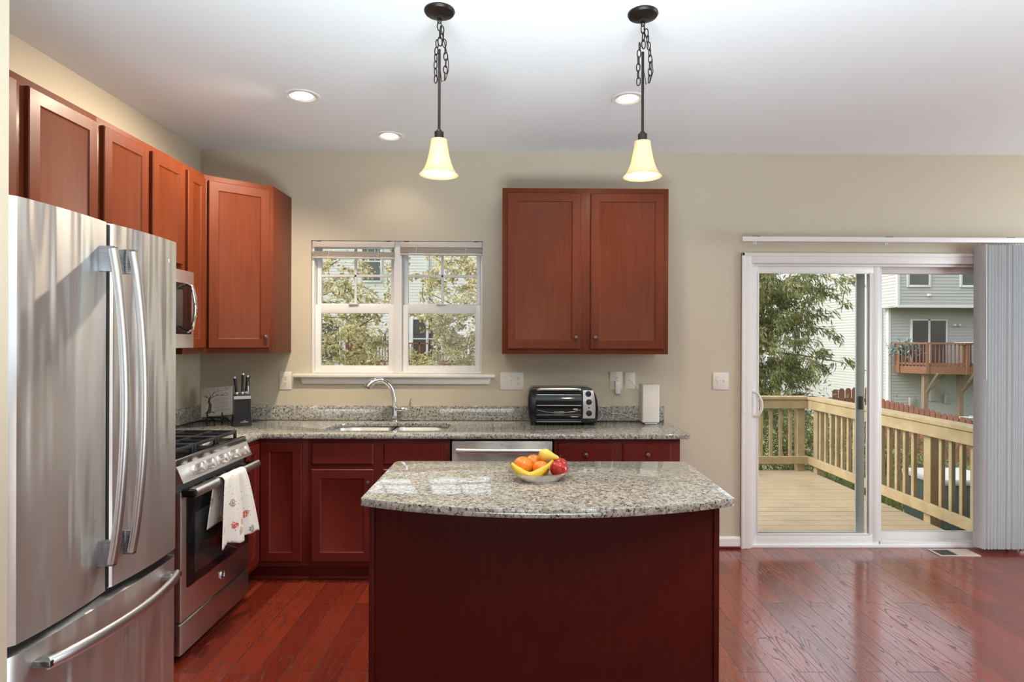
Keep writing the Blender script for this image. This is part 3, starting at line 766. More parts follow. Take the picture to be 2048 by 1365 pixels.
# sloped control panel
cp = MB().rings([[(-1.56, y, .897), (-1.535, y, .899), (-1.503, y, .824), (-1.56, y, .824)] for y in (Y0, Y1)]).build('control_panel', M['bright_steel'], st, smooth=False)
nv = Vector((.92, 0, .39)).normalized(); qm = nv.to_track_quat('Z', 'Y').to_matrix().to_4x4()
for yk in (2.925, 3.03, 3.16, 3.29, 3.395):
    Mk = T(-1.518, yk, .860) @ qm
    kb = MB().lathe([(0, 0), (.024, 0), (.024, .005), (.020, .008), (.0195, .012), (.0255, .015), (.0245, .044), (.021, .049), (0, .050)], M=Mk, n=28)
    kb.box((-.006, -.024, .042), (.006, .024, .055), .003, M=Mk)
    kb.build('knob', M['bright_steel'], cp)
# oven door
od = MB(); od.box((-1.55, Y0+.004, .187), (-1.516, Y1-.006, .778), .006)
od = od.build('oven_door', M['steel'], st)
MB().box((-1.518, Y0+.05, .332), (-1.5135, Y1-.02, .752), .003).build('door_glass', M['black_glass'], od)
MB().box((-1.5145, Y0+.12, .372), (-1.5125, Y1-.09, .66), .002).build('oven_window', mat('oven_window_glass', (.035, .036, .038), .05, coat=.5), od)
MB().box((-1.517, Y0+.05, .326), (-1.511, Y1-.02, .332), .002).build('trim_strip', M['chrome'], od)
vs = MB()
for k in range(6): vs.box((-1.545, Y0+.06+k*.105, .776), (-1.53, Y0+.06+k*.105+.075, .7795), .001)
vs.build('vent_slot', M['slot'], od)
emblem(od, (-1.5165, 3.19, .262), .022)
hb = MB().tube([(-1.462, Y0+.02+.69*k/12, .776) for k in range(13)], .0165, n=20, flat=(1.25, .85)).build('oven_handle', M['bright_steel'], od)
for yy in (Y0+.028, Y1-.028): MB().box((-1.520, yy-.018, .758), (-1.455, yy+.018, .792), .006).build('handle_end', M['black_gloss'], hb)
wd_ = MB(); wd_.box((-1.55, Y0+.004, .035), (-1.517, Y1-.006, .176), .006); wd_.build('storage_drawer', M['steel'], st)

# towel over the oven handle
def towel():
    t = bmesh.new(); NU, NV = 56, 60; R = .0245
    zc, xc = .776, -1.462
    V = []
    for j in range(NV+1):
        row = []
        for i in range(NU+1):
            u = i/NU
            zb = .47-.045*u+.012*math.sin(9*u)
            zback = .56
            front, back, arc = zc-zb, zc-zback, PI*R
            s = j/NV*(front+back+arc)
            if s < back: z = zback+s; x = xc-R; f = (zc-z)/front
            elif s < back+arc:
                a = PI-(s-back)/R; x = xc+R*math.cos(a); z = zc+R*math.sin(a); f = 0
            else: z = zc-(s-back-arc); x = xc+R; f = (zc-z)/front
            g = f**.8
            y = (3.045+.245*u)*(1-g) + (2.945+.445*u)*g
            fold = (math.sin(u*15+.6)+.45*math.sin(u*31+2))*(.003+.016*g)
            if s > back: x += fold + .020*g
            else: x += fold*.15
            y += .008*g*math.sin(u*22)
            row.append(t.verts.new((x, y, z)))
        V.append(row)
    for j in range(NV):
        for i in range(NU): t.faces.new((V[j][i], V[j][i+1], V[j+1][i+1], V[j+1][i]))
    return t
tm = mat('printed_tea_towel', (.78, .76, .73), .85, sheen=.2)
g = NG(tm); v = g.mapping((1, 1, 1))
vo = g.n('ShaderNodeTexVoronoi'); vo.inputs['Scale'].default_value = 10; vo.inputs['Randomness'].default_value = .75; g.l(v, vo.inputs['Vector'])
wob = g.noise(v, 90, 3, .6)
ad = g.n('ShaderNodeMath', operation='MULTIPLY_ADD'); ad.inputs[1].default_value = .35; g.l(wob, ad.inputs[0]); g.l(vo.outputs['Distance'], ad.inputs[2])
msk = g.ramp(ad.outputs[0], [(.37, 1.0), (.40, 0.0)])
sepc = g.n('ShaderNodeSeparateColor'); g.l(vo.outputs['Color'], sepc.inputs[0])
colr = g.ramp(sepc.outputs[0], [(0.0, (.55, .04, .05)), (.32, (.20, .24, .22)), (.55, (.50, .30, .16)), (.74, (.25, .34, .38)), (.86, (.60, .07, .08))], 'CONSTANT')
inn = g.mix(g.ramp(g.noise(v, 130, 2, .6), [(.5, 0.0), (.56, .8)]), colr, (.70, .58, .45))
vo2 = g.n('ShaderNodeTexVoronoi'); vo2.inputs['Scale'].default_value = 42; g.l(v, vo2.inputs['Vector'])
sp2 = g.ramp(vo2.outputs['Distance'], [(.12, .75), (.16, 0.0)])
c_ = g.mix(sp2, (.80, .78, .75), (.35, .16, .15)); c_ = g.mix(msk, c_, inn)
g.color(c_)
tmb = MB(); tt = towel(); tmb._add(tt)
tw = tmb.build('tea_towel', tm); tag(centre(tw), 'white printed tea towel with red and grey motifs hanging over the oven handle', 'towel')
so = tw.modifiers.new('thick', 'SOLIDIFY'); so.thickness = .0025; so.offset = 0

# ================================================================== MICROWAVE
mw = thing('microwave', 'stainless over-range microwave under the short cabinet', 'microwave', (-2.03, 3.16, 1.43))
MB().box((-2.225, 2.80, 1.432), (-1.872, 3.522, 1.868), .003).build('case', M['grey'], mw)
md = MB(); md.box((-1.872, 2.80, 1.434), (-1.838, 3.522, 1.866), .004); md = md.build('door', M['bright_steel'], mw)
MB().box((-1.840, 2.86, 1.51), (-1.8365, 3.495, 1.795), .003).build('door_window', M['black_glass'], md)
MB().box((-1.8375, 2.90, 1.555), (-1.8355, 3.40, 1.755), .002).build('window_mesh', mat('microwave_window', (.05, .055, .06), .12), md)
MB().tube([(-1.838, 3.455, 1.525)]+[(-1.812+.018*math.sin(PI*k/10), 3.455, 1.54+.24*k/10) for k in range(11)]+[(-1.838, 3.455, 1.795)], .011, n=14, flat=(.8, 1.3), up=(1, 0, 0)).build('handle', M['chrome'], md)

# ================================================================== DISHWASHER
dw = thing('dishwasher', 'stainless steel dishwasher with a bar handle under the counter', 'dishwasher', (-.078, 4.05, 0))
tb = MB(); tb.box((-.386, 3.775, .10), (.234, YB-.02, .882)); tb.build('tub', M['black'], dw)
d = MB().box((-.382, 3.728, .115), (.230, 3.775, .868), .003).build('door', M['mid_steel'], dw)
MB().tube([(-.352, 3.700, .812), (-.30, 3.692, .812), (.15, 3.692, .812), (.20, 3.700, .812)], .0165, n=16, flat=(1.0, .55), up=(0, 0, 1)).build('handle', M['steel_light'], d)
for xx in (-.358, .183): MB().box((xx, 3.694, .80), (xx+.023, 3.73, .824), .004).build('handle_bracket', M['steel_light'], d)
MB().box((-.086, 3.7265, .850), (-.072, 3.729, .8525)).build('brand_mark', M['slot'], d)
MB().box((-.37, 3.80, 0), (.22, 3.82, .10)).build('kick_plate', M['black'], dw)

# ================================================================== ISLAND
isl = thing('kitchen_island', 'dark cherry panelled kitchen island in the foreground', 'island', (.11, 2.52, 0))
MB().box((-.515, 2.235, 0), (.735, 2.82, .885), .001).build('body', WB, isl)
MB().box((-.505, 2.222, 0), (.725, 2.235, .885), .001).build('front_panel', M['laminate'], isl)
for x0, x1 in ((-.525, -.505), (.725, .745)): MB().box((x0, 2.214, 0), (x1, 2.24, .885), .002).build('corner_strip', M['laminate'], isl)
for x0 in (-.50, .12): MB().panel(T(x0+.60, 2.84, .12) @ RZ(180), .585, .74).build('door', WB, isl)
arc = []
hw, sag = .672, .158; Rr = (hw*hw+sag*sag)/(2*sag)
for k in range(33):
    x = -hw+2*hw*k/32; arc.append((.122+x, 2.196-(math.sqrt(Rr*Rr-x*x)-(Rr-sag))))
def corner(cx, cy, r, a0, n=6): return [(cx+r*math.cos(math.radians(a0+90*k/n)), cy+r*math.sin(math.radians(a0+90*k/n))) for k in range(n+1)]
top = arc + corner(.80-.022, 2.873-.03, .03, 0) + corner(-.556+.03, 2.873-.03, .03, 90)
ctp = MB().prism(top, .8855, .914, bev=.002).build('island_countertop', M['granite'])
tag(centre(ctp), 'bow-fronted speckled granite slab on the kitchen island', 'countertop')

# ------------------------------------------------------------------ fruit bowl
BX, BY = .100, 2.500
bw = MB().lathe([(0, .003), (.082, .003), (.090, .006), (.121, .034), (.128, .036), (.128, .0395), (.1195, .0395), (.088, .0095), (.082, .0068), (0, .0068)], M=T(BX, BY, .9142), n=64)
for sg in (-1, 1):
    a = math.radians(22) if sg > 0 else math.radians(202)
    cx, cy = BX+.130*math.cos(a), BY+.130*math.sin(a)
    bw.prism([(cx+.016*math.cos(q)*1.0-.0*1, cy+.024*math.sin(q)) for q in [2*PI*k/20 for k in range(20)]], .9485, .9525, bev=.001)
bwl = bw.build('fruit_bowl', M['bowl_glass']); tag(centre(bwl), 'shallow clear glass bowl of fruit on the island', 'bowl')
M['orange'] = mat('orange_peel', (.80, .22, .012), .32, coat=.2); g = NG(M['orange']); g.bump(g.noise(g.mapping(), 420, 2), .25, .001)
g.color(g.ramp(g.noise(g.mapping(), 25, 3), [(.3, (.78, .19, .01)), (.7, (.86, .28, .02))]))
M['apple'] = mat('red_apple_skin', (.45, .02, .015), .22, coat=.15, coat_r=.05); g = NG(M['apple'])
g.color(g.ramp(g.noise(g.mapping((30, 30, 8)), 3, 5, .7), [(.3, (.36, .010, .012)), (.6, (.52, .025, .02)), (.8, (.62, .12, .04))]))
M['banana'] = mat('banana_peel', (.82, .50, .03), .38, coat=.15); g = NG(M['banana']); g.color(g.ramp(g.noise(g.mapping(), 30, 4), [(.3, (.80, .47, .025)), (.7, (.86, .60, .06))]))
M['pear'] = mat('yellow_pear_skin', (.82, .60, .10), .25, coat=.4, coat_r=.08)
M['stem'] = mat('brown_stem', (.05, .035, .02), .7)
def orange(x, y, z, r, label):
    o = thing('orange', label, 'fruit', (x, y, z-r), group='oranges in the glass bowl')
    MB().sphere((x, y, z), (r, r, r*.96), 32, 20).build('peel', M['orange'], o)
    MB().lathe([(0, .0015), (.003, .001), (.0042, -.001)], M=T(x, y, z) @ RX(28) @ RY(18) @ T(0, 0, r*.962), n=10).build('stem_button', mat('orange_button', (.35, .28, .05), .6), o)
orange(.034, 2.497, .9675, .0405, 'largest orange, left side of the glass bowl behind the banana')
orange(.106, 2.490, .957, .035, 'orange in the middle of the glass bowl just behind the banana')
orange(.080, 2.563, .965, .038, 'orange at the back of the bowl under the yellow pear')
def apple(x, y, z, r, label, rx, ry):
    o = thing('apple', label, 'fruit', (x, y, z-r), group='red apples in the glass bowl')
    pr = []
    for k in range(25):
        a = PI*k/24; q = r*(1.0+.10*math.cos(a)); d = .22*r*math.exp(-((a)/.42)**2) + .16*r*math.exp(-((PI-a)/.38)**2)*-1
        pr.append((q*math.sin(a), r*.93*math.cos(a)-d))
    Mx = T(x, y, z) @ RX(rx) @ RY(ry)
    MB().lathe(pr, M=Mx, n=32).build('skin', M['apple'], o)
    MB().tube([(0, 0, r*.70), (.001, .001, r*.9), (.004, .002, r*1.08)], .0016, n=8, M=Mx).build('stem', M['stem'], o)
apple(.179, 2.474, .959, .037, 'shiny red apple at the right front of the glass bowl', -14, 12)
apple(.180, 2.552, .965, .037, 'red apple at the right rear of the bowl behind the front apple', -10, 16)
bn = thing('banana', 'yellow banana curving along the front of the glass bowl', 'fruit', (.08, 2.42, .925))
pts = []; rad = []
for k in range(25):
    t = k/24; q = 2*t-1
    pts.append((.062+.076*q+(.004 if q > .8 else 0), 2.437+.012*q*q, .9395+.048*abs(q)**1.7))
    rad.append(.0175*min(1, .42+2.6*t)*min(1, .34+2.4*(1-t)))
MB().tube(pts, rad, n=10).build('peel', M['banana'], bn, ang=60)
e = Vector(pts[-1]); dd = (Vector(pts[-1])-Vector(pts[-2])).normalized()
MB().tube([e-dd*.001, e+dd*.012, e+dd*.018], [.0065, .0048, .0055], n=8).build('stem', M['banana'], bn)
b0 = Vector(pts[0]); MB().sphere(b0, .0042, 10, 8).build('blossom_tip', M['stem'], bn)
pe = thing('pear', 'small yellow pear lying on top of the oranges, dark tip to the side', 'fruit', (.145, 2.515, .985))
Mx = T(.126, 2.524, 1.007) @ RY(104) @ RX(-8)
MB().lathe([(0, -.027), (.012, -.0255), (.022, -.017), (.0265, -.004), (.0245, .010), (.0185, .026), (.0125, .040), (.0095, .052), (.006, .0575), (0, .0585)], M=Mx, n=32).build('skin', M['pear'], pe, ang=60)
MB().sphere((0, 0, .0575), (.0052, .0052, .004), 10, 8, M=Mx).build('tip', M['stem'], pe)

# ================================================================== COUNTER ITEMS
ZC = .9142
# toaster oven
tv = thing('toaster_oven', 'black toaster oven with silver control panel on the counter', 'toaster oven', (.325, 4.22, ZC))
XZ = Matrix(((1, 0, 0, 0), (0, 0, 1, 0), (0, 1, 0, 0), (0, 0, 0, 1)))
prof = [(.106, .930), (.094, .98), (.088, 1.04), (.090, 1.10), (.100, 1.150), (.125, 1.166), (.47, 1.168), (.515, 1.163), (.540, 1.130), (.556, 1.08), (.562, 1.03), (.560, .975), (.553, .930)]
MB().prism(prof, 4.105, 4.335, M=XZ, bev=.008).build('body', M['black_gloss'], tv)
for x, y in ((.125, 4.13), (.535, 4.13), (.125, 4.31), (.535, 4.31)): MB().cyl((x, y, ZC), (x, y, .935), .016, .018, n=14).build('foot', M['black'], tv)
# bulged glass door: arc section in y-z swept along x
sec = []
for k in range(13):
    t = k/12; sec.append((4.100-.024*math.sin(PI*t)**.8, .962+.168*t))
dmb = MB().rings([[(x, y, z) for y, z in sec]+[(x, 4.11, 1.13), (x, 4.11, .962)] for x in (.140, .448)]).build('glass_door', M['black_glass'], tv, ang=40)
ln = MB()
for zz, yy, hh in ((1.118, 4.092, .005), (1.050, 4.0745, .0035), (.986, 4.0825, .0015)): ln.box((.146, yy-.003, zz), (.443, yy+.002, zz+hh), .001)
ln.build('trim_line', M['steel_light'], dmb)
MB().tube([(.150+.288*k/12, 4.0735-.0, 1.022-.022*math.sin(PI*k/12)) for k in range(13)], .0011, n=6).build('swoosh_line', M['steel'], dmb)
bz = MB(); bz.box((.140, 4.090, .932), (.448, 4.108, .958), .003); bz.build('crumb_tray', M['black'], tv)
MB().box((.146, 4.088, .940), (.443, 4.091, .9425)).build('tray_trim', M['steel_light'], tv)
MB().tube([(.150, 4.105, 1.150), (.160, 4.080, 1.158)]+[(.17+.25*k/6, 4.076, 1.160) for k in range(7)]+[(.432, 4.080, 1.158), (.442, 4.105, 1.150)], .0095, n=12).build('door_handle', M['steel'], tv)
pnl = MB().prism([(.455, .962), (.538, .962), (.540, 1.03), (.537, 1.09), (.526, 1.150), (.455, 1.152)], 4.090, 4.108, M=XZ, bev=.003).build('control_panel', M['steel_light'], tv)
for x, z in ((.492, 1.128), (.496, 1.073), (.497, .998)):
    kk = MB().cyl((x, 4.091, z), (x, 4.078, z), .0205, .0185, n=28); kk.box((x-.016, 4.073, z-.0035), (x+.016, 4.079, z+.0035), .002, M=T(x, 0, z) @ RY(-25) @ T(-x, 0, -z)); kk.build('knob', M['black'], pnl)
MB().cyl((.4965, 4.0905, 1.035), (.4965, 4.0885, 1.035), .005, n=12).build('indicator_light', mat('dark_red_lens', (.05, .006, .008), .2), pnl)
def text(par, s, size, Mx, m, name):
    c = bpy.data.curves.new(name, 'FONT'); c.body = s; c.size = size; c.extrude = .0002; c.align_x = 'CENTER'
    q = bpy.data.objects.new(name, c); COL.objects.link(q)
    me = bpy.data.meshes.new_from_object(q.evaluated_get(bpy.context.evaluated_depsgraph_get())); bpy.data.objects.remove(q); bpy.data.curves.remove(c)
    me.materials.clear(); me.materials.append(m); o = bpy.data.objects.new(name, me); COL.objects.link(o)
    o.parent = par; o.matrix_local = Matrix.Translation(-ORG.get(par.name, Vector((0, 0, 0)))) @ Mx
    return o
text(dmb, 'BLACK & DECKER', .0085, T(.297, 4.0793, 1.0055) @ RX(90), M['white_print'], 'brand_lettering')
MB().sphere((0, 0, 0), (.017, .0012, .0048), 20, 8, M=T(.405, 4.0773, 1.026)).build('oval_badge', M['beige_metal'], dmb)
# cords behind the toaster
cb = MB(); cb.tube([(.875, 4.30, ZC+.02), (.82, 4.325, .945), (.775, 4.335, .962), (.73, 4.337, .968), (.695, 4.337, .967), (.66, 4.336, .985), (.625, 4.335, 1.0), (.585, 4.334, 1.006), (.565, 4.338, .99)], .0021, n=8)
tag(centre(cb.build('power_cord', M['white_print'])), 'thin white cord along the backsplash from router to toaster oven', 'cord')
cb = MB(); cb.tube([(.565, 4.315, .99)]+[(.585+.032*math.sin(2*PI*k/14), 4.318, .962+.038*math.cos(2*PI*k/14)) for k in range(15)], .0021, n=8)
tag(centre(cb.build('power_cord', M['white_print'])), 'loop of white cord sticking out beside the toaster oven', 'cord')

# router
ro = thing('wifi_router', 'tall white box-shaped router at the right end of the counter', 'router', (.925, 4.215, ZC))
MB().box((.868, 4.152, ZC+.012), (.985, 4.285, ZC+.272), .008, seg=3).build('case', mat('white_router_plastic', (.72, .67, .61), .45), ro)
MB().box((.888, 4.165, ZC), (.972, 4.275, ZC+.013), .003).build('base', M['white_print'], ro)
MB().tube([(.921, 4.1515, 1.05), (.925, 4.1512, 1.053), (.927, 4.1515, 1.058)], .002, n=6).build('logo_mark', M['beige_metal'], ro)
MB().tube([(.98, 4.29, .99), (.995, 4.31, 1.005), (1.008, 4.32, .985), (1.012, 4.32, .95), (1.01, 4.315, .922), (.99, 4.31, .917)], .0022, n=8).build('router_cord', M['white_print'], ro)

# plaque on an easel
pq = thing('verse_plaque', 'cream square plaque printed with a tree and verse, on a small easel', 'plaque', (-2.045, 4.21, .93))
Mp = T(-2.046, 4.222, 1.058) @ RZ(6) @ RX(-12) @ RY(-5)
pl = MB().box((-.101, 0, -.099), (.101, .012, .099), .002, M=Mp).build('tile', mat('cream_tile', (.66, .60, .53), .4), pq)
M['print_dark'] = mat('brown_print', (.09, .07, .065), .6); M['print_red'] = mat('red_print', (.45, .06, .05), .6)
def flat(mb, pts, w0, w1):
    n = len(pts); L = []; R_ = []
    for i, (x, z) in enumerate(pts):
        a = Vector(pts[max(i-1, 0)]); b_ = Vector(pts[min(i+1, n-1)]); d = (b_-a).normalized(); w = w0+(w1-w0)*i/(n-1)
        L.append((x-d.y*w, z+d.x*w)); R_.append((x+d.y*w, z-d.x*w))
    mb.prism(L+R_[::-1], -.0006, .0002, M=Mp @ XZ)
tr = MB()
flat(tr, [(-.056, -.075), (-.046, -.055), (-.042, -.02), (-.050, .005), (-.044, .03)], .013, .006)
flat(tr, [(-.078, -.077), (-.056, -.070), (-.03, -.070), (-.012, -.078)], .003, .003)
for p in ([(-.046, .02), (-.065, .035), (-.085, .045)], [(-.044, .03), (-.04, .05), (-.055, .07)], [(-.042, .03), (-.02, .055), (.01, .07), (.035, .075)], [(-.044, .025), (-.01, .038), (.03, .04), (.055, .055), (.085, .045)], [(-.06, .033), (-.075, .055)], [(-.02, .055), (-.012, .075)], [(.03, .04), (.055, .035), (.08, .036)]): flat(tr, p, .0022, .0008)
for k in range(70):
    x, z = random.uniform(-.09, .092), random.uniform(.03, .088)
    if random.random() < .12: x, z = random.uniform(-.09, -.06), random.uniform(-.05, .02)
    tr.sphere((x, -.0002, z), (.0026, .0005, .0016), 8, 5, M=Mp)
tr.build('tree_print', M['print_dark'], pl)
bd = MB(); bd.sphere((.0, -.0004, .047), (.006, .0006, .0045), 10, 6, M=Mp); bd.sphere((.007, -.0004, .049), (.0045, .0006, .003), 10, 6, M=Mp); bd.build('bird_print', M['print_red'], pl)
tx = MB()
for r_ in range(12):
    x = -.022+random.uniform(0, .018); z = .022-r_*.0082
    while x < .078-random.uniform(0, .018):
        w = random.uniform(.004, .011); tx.box((x, -.0005, z), (x+w, .0002, z+.0022), M=Mp); x += w+.0025
tx.build('verse_lines', M['print_dark'], pl)
es = MB()
for sg, xx in ((-1, -2.085), (1, -1.985)):
    es.tube([(xx, 4.175, .915), (xx, 4.168, .935), (xx, 4.172, .955), (xx, 4.19, .951), (xx, 4.22, .945), (xx, 4.27, .92)], .0055, n=10)
    es.tube([(xx, 4.178, .952), (xx+.001, 4.170, .975), (xx, 4.174, .988)], .005, n=8)
    es.tube([(xx, 4.215, .945), (xx, 4.262, 1.06)], .0045, n=8)
es.tube([(-2.085, 4.20, .949), (-1.985, 4.20, .949)], .005, n=8); es.tube([(-2.085, 4.25, 1.03), (-1.985, 4.25, 1.03)], .004, n=8)
es.tube([(-2.035, 4.262, 1.05), (-2.035, 4.30, .918)], .0045, n=8)
tag(centre(es.build('display_easel', M['black'])), 'small black wire easel holding the cream plaque', 'easel')

# knife block (turned a little)
kb = thing('knife_block', 'black knife block with a silver band on the corner counter', 'knife block', (-1.815, 4.085, ZC), math.radians(30))
def lb(mb, name, m, par=None): return mb.build(name, m, par or kb, local=True)
def ringz(z, x0, x1, y0, y1): return [(x0, y0, z), (x1, y0, z), (x1, y1, z), (x0, y1, z)]
blk = lb(MB().rings([ringz(0, -.055, .055, -.062, .060), ringz(.006, -.057, .057, -.064, .062), ringz(.10, -.049, .049, -.054, .056), ringz(.178, -.050, .050, -.052, .058)]), 'block', M['black'])
lb(MB().rings([ringz(.178, -.0508, .0508, -.0528, .0588), ringz(.198, -.0508, .0508, -.0520, .0588)]), 'silver_band', M['steel_light'])
lb(MB().box((-.048, -.050, .198), (.048, .056, .206), .002), 'slot_top', M['black'])
lt = [('THE', .0075, .034), ('PAMPERED', .0095, .024), ('CHEF', .0085, .014)]
for s_, z_, h_ in lt:
    o = text(blk, s_, z_, Matrix(), M['white_print'], 'brand_lettering'); o.matrix_local = T(.012, -.0626+(h_*.0), h_) @ RX(90-6)
for k, (x, y, L, tx_, lab) in enumerate(((-.030, -.018, .125, -6, 'black handled knife nearest the plaque in the knife block'), (.004, -.005, .145, 2, 'tallest black handled knife, middle of the knife block'), (.028, .018, .130, 5, 'black handled knife at the back edge of the knife block'))):
    base = Matrix.Translation(kb.location) @ RZ(30)
    p = base @ Vector((x, y, .2))
    kn = thing('knife', lab, 'knife', p, math.radians(30), group='knives in the block')
    R = RX(-5) @ RY(tx_)
    MB().box((-.002, -.010, -.02), (.002, .010, .012), .001, M=R).build('blade', M['steel_light'], kn, local=True)
    MB().box((-.008, -.012, .006), (.008, .012, .022), .003, M=R).build('bolster', M['steel_light'], kn, local=True)
    MB().tube([(0, 0, .02), (0, 0, .05), (0, .002, L-.03), (0, .003, L-.012)], [.0115, .0105, .0115, .012], n=14, flat=(.8, 1.1), up=(1, 0, 0), M=R).build('handle', M['black'], kn, local=True)
    MB().tube([(0, .003, L-.012), (0, .003, L)], [.0122, .0112], n=14, flat=(.8, 1.1), up=(1, 0, 0), M=R).build('pommel', M['steel_light'], kn, local=True)
p = Matrix.Translation(kb.location) @ RZ(30) @ Vector((.040, -.030, .2))
sh_ = thing('kitchen_shears', 'dark kitchen shears at the right edge of the knife block', 'shears', p, math.radians(30), group=None)
MB().tube([(0, 0, -.02), (.001, 0, .03), (.006, 0, .07), (.002, 0, .105), (.008, 0, .125)], .0042, n=8).build('handle', M['black'], sh_, local=True)
MB().tube([(-.004, 0, -.02), (-.003, 0, .03), (-.004, 0, .06)], .0035, n=8).build('blade', M['steel_light'], sh_, local=True)

# ================================================================== LIGHTS
def downlight(x, y, label, W, cone, tilt=None):
    d = thing('recessed_light', label, 'ceiling light', (x, y, HC-.004), group='recessed ceiling lights')
    tr = MB().lathe([(.070, .002), (.072, -.004), (.088, -.006), (.094, -.002), (.094, .004)], M=T(x, y, HC), n=40).build('trim_ring', M['white'], d)
    MB().lathe([(.070, -.004), (.062, .0), (.055, .003), (.0545, .0045)], M=T(x, y, HC-.003), n=40).build('baffle', M['baffle'], d)
    MB().lathe([(0, .0), (.03, -.004), (.046, -.001), (.056, .004)], M=T(x, y, HC-.004), n=32).build('lamp_lens', M['bulb'], d)
    L = lamp('ceiling_spot', 'SPOT', (x, y, HC-.02), W, (1, .84, .64), rot=(0, 0, 0), spot_size=math.radians(cone), spot_blend=.7, shadow_soft_size=.05)
    if tilt: L.rotation_euler = Vector(tilt).to_track_quat('-Z', 'Y').to_euler()
    return d
CAN_W = 42
downlight(-1.178, 3.397, 'recessed ceiling light nearest the wall cabinets on the stove side', 165, 150, (-.42, -.12, -.9))
downlight(-.833, 4.053, 'recessed ceiling light closest to the wall above the kitchen window', 9, 120)
downlight(.625, 3.401, 'recessed ceiling light behind the second pendant rod', 40, 140)
for x, y, w in ((-.45, 2.1, 24), (.62, 1.4, 45), (2.6, 1.0, 45)): lamp('ceiling_spot', 'SPOT', (x, y, HC-.02), w, (1, .84, .64), rot=(0, 0, 0), spot_size=math.radians(152), spot_blend=.6, shadow_soft_size=.05)  # unseen ceiling spots without fixtures, added for more light

def link(mb, c, L, W, r, ang, tilt=0):
    Mx = T(*c) @ RZ(ang) @ RX(tilt); pts = []
    for k in range(20):
        a = 2*PI*k/20; pts.append((W*math.cos(a), 0, L*math.sin(a)+ (L*.35 if math.sin(a) > 0 else -L*.35)*abs(math.sin(a))**.5))
    mb.tube(pts, r, n=6, closed=True, M=Mx)
def pendant(x, y, label, mir):
    p = thing('pendant_lamp', label, 'pendant lamp', (x, y, HC), group='bell shade pendants over the island')
    MB().lathe([(0, 0), (.0615, 0), (.063, -.006), (.058, -.014), (.035, -.022), (.014, -.026), (.012, -.036), (0, -.037)], M=T(x, y, HC), n=40).build('canopy', M['bronze'], p)
    ch = MB(); z = HC-.042
    ch.tube([(x+.007*math.cos(2*PI*k/14), y, z-.004+.009*math.sin(2*PI*k/14)) for k in range(14)], .0022, n=6, closed=True)
    k = 0
    while z > 2.70: link(ch, (x+.003*math.sin(k), y, z-.024), .014, 0.0085, .0025, 20+90*(k % 2)); z -= .031; k += 1
    ch.build('chain', M['bronze'], p)
    lp = MB(); path = []
    for t in range(13):
        s = t/12; a = PI*s
        path.append((x+mir*(.010+.028*math.sin(a)**.7), y-.012, 2.73-.20*math.sin(a*.5)))
    for i, (a, b_) in enumerate(zip(path[::1], path[1:])):
        pass
    zz = 2.745; i = 0
    while zz > 2.54:
        link(lp, (x+.012+.016*math.sin(PI*(2.745-zz)/.26), y-.014, zz), .0125, .0078, .0023, 15+90*(i % 2)); zz -= .027; i += 1
    zz = 2.70; i = 0
    while zz > 2.53:
        link(lp, (x-.011-.006*math.sin(PI*(2.70-zz)/.2), y+.010, zz), .0125, .0078, .0023, 60+90*(i % 2)); zz -= .029; i += 1
    lp.build('slack_chain', M['bronze'], p)
    MB().tube([(x+.003, y, 2.77), (x+.020, y-.01, 2.70), (x+.036, y-.012, 2.64), (x+.040, y-.012, 2.585), (x+.028, y-.012, 2.545), (x+.012, y-.01, 2.535), (x+.002, y-.004, 2.60), (x, y, 2.67)], .0017, n=6).build('lamp_cord', M['bronze'], p)
    MB().cyl((x, y, 2.335), (x, y, 2.672), .0058, n=14).build('rod', M['bronze'], p)
    cpm = MB().lathe([(0, 2.345), (.010, 2.342), (.012, 2.335), (.019, 2.333), (.019, 2.306), (.024, 2.304), (.024, 2.298), (0, 2.298)], M=T(x, y, 0), n=28).build('socket_cup', M['bronze'], p)
    o = [(.0335, 2.302), (.0345, 2.285), (.038, 2.262), (.043, 2.235), (.050, 2.208), (.060, 2.183), (.071, 2.166), (.0805, 2.1575)]
    MB().lathe(o+[(r-.0025, zz) for r, zz in o[::-1]]+[o[0]], M=T(x, y, 0), n=48).build('glass_shade', M['shade'], p, ang=60)
    MB().lathe([(0, -.032), (.014, -.028), (.022, -.014), (.023, .0), (.017, .016), (.011, .028), (.011, .05), (0, .05)], M=T(x, y, 2.235), n=24).build('bulb', M['bulb'], p)
    lamp('pendant_bulb', 'POINT', (x, y, 2.185), 1.1, (1, .80, .52), shadow_soft_size=.02)
pendant(-.314, 2.511, 'bell shade pendant nearer the fridge, over the island', 1)
pendant(.523, 2.519, 'bell shade pendant nearer the sliding door, over the island', 1)
# ================================================================== OUTSIDE
GZ = -.72
gm = MB().rings([[(x, 4.55, GZ), (x, 14.6, GZ), (x, 19, GZ-1.5), (x, 70, GZ-1.5), (x, 70, GZ-2), (x, 4.55, GZ-2)] for x in (-40, 50)])
struct(gm, 'ground', M['lawn'], 'grass ground behind the house')
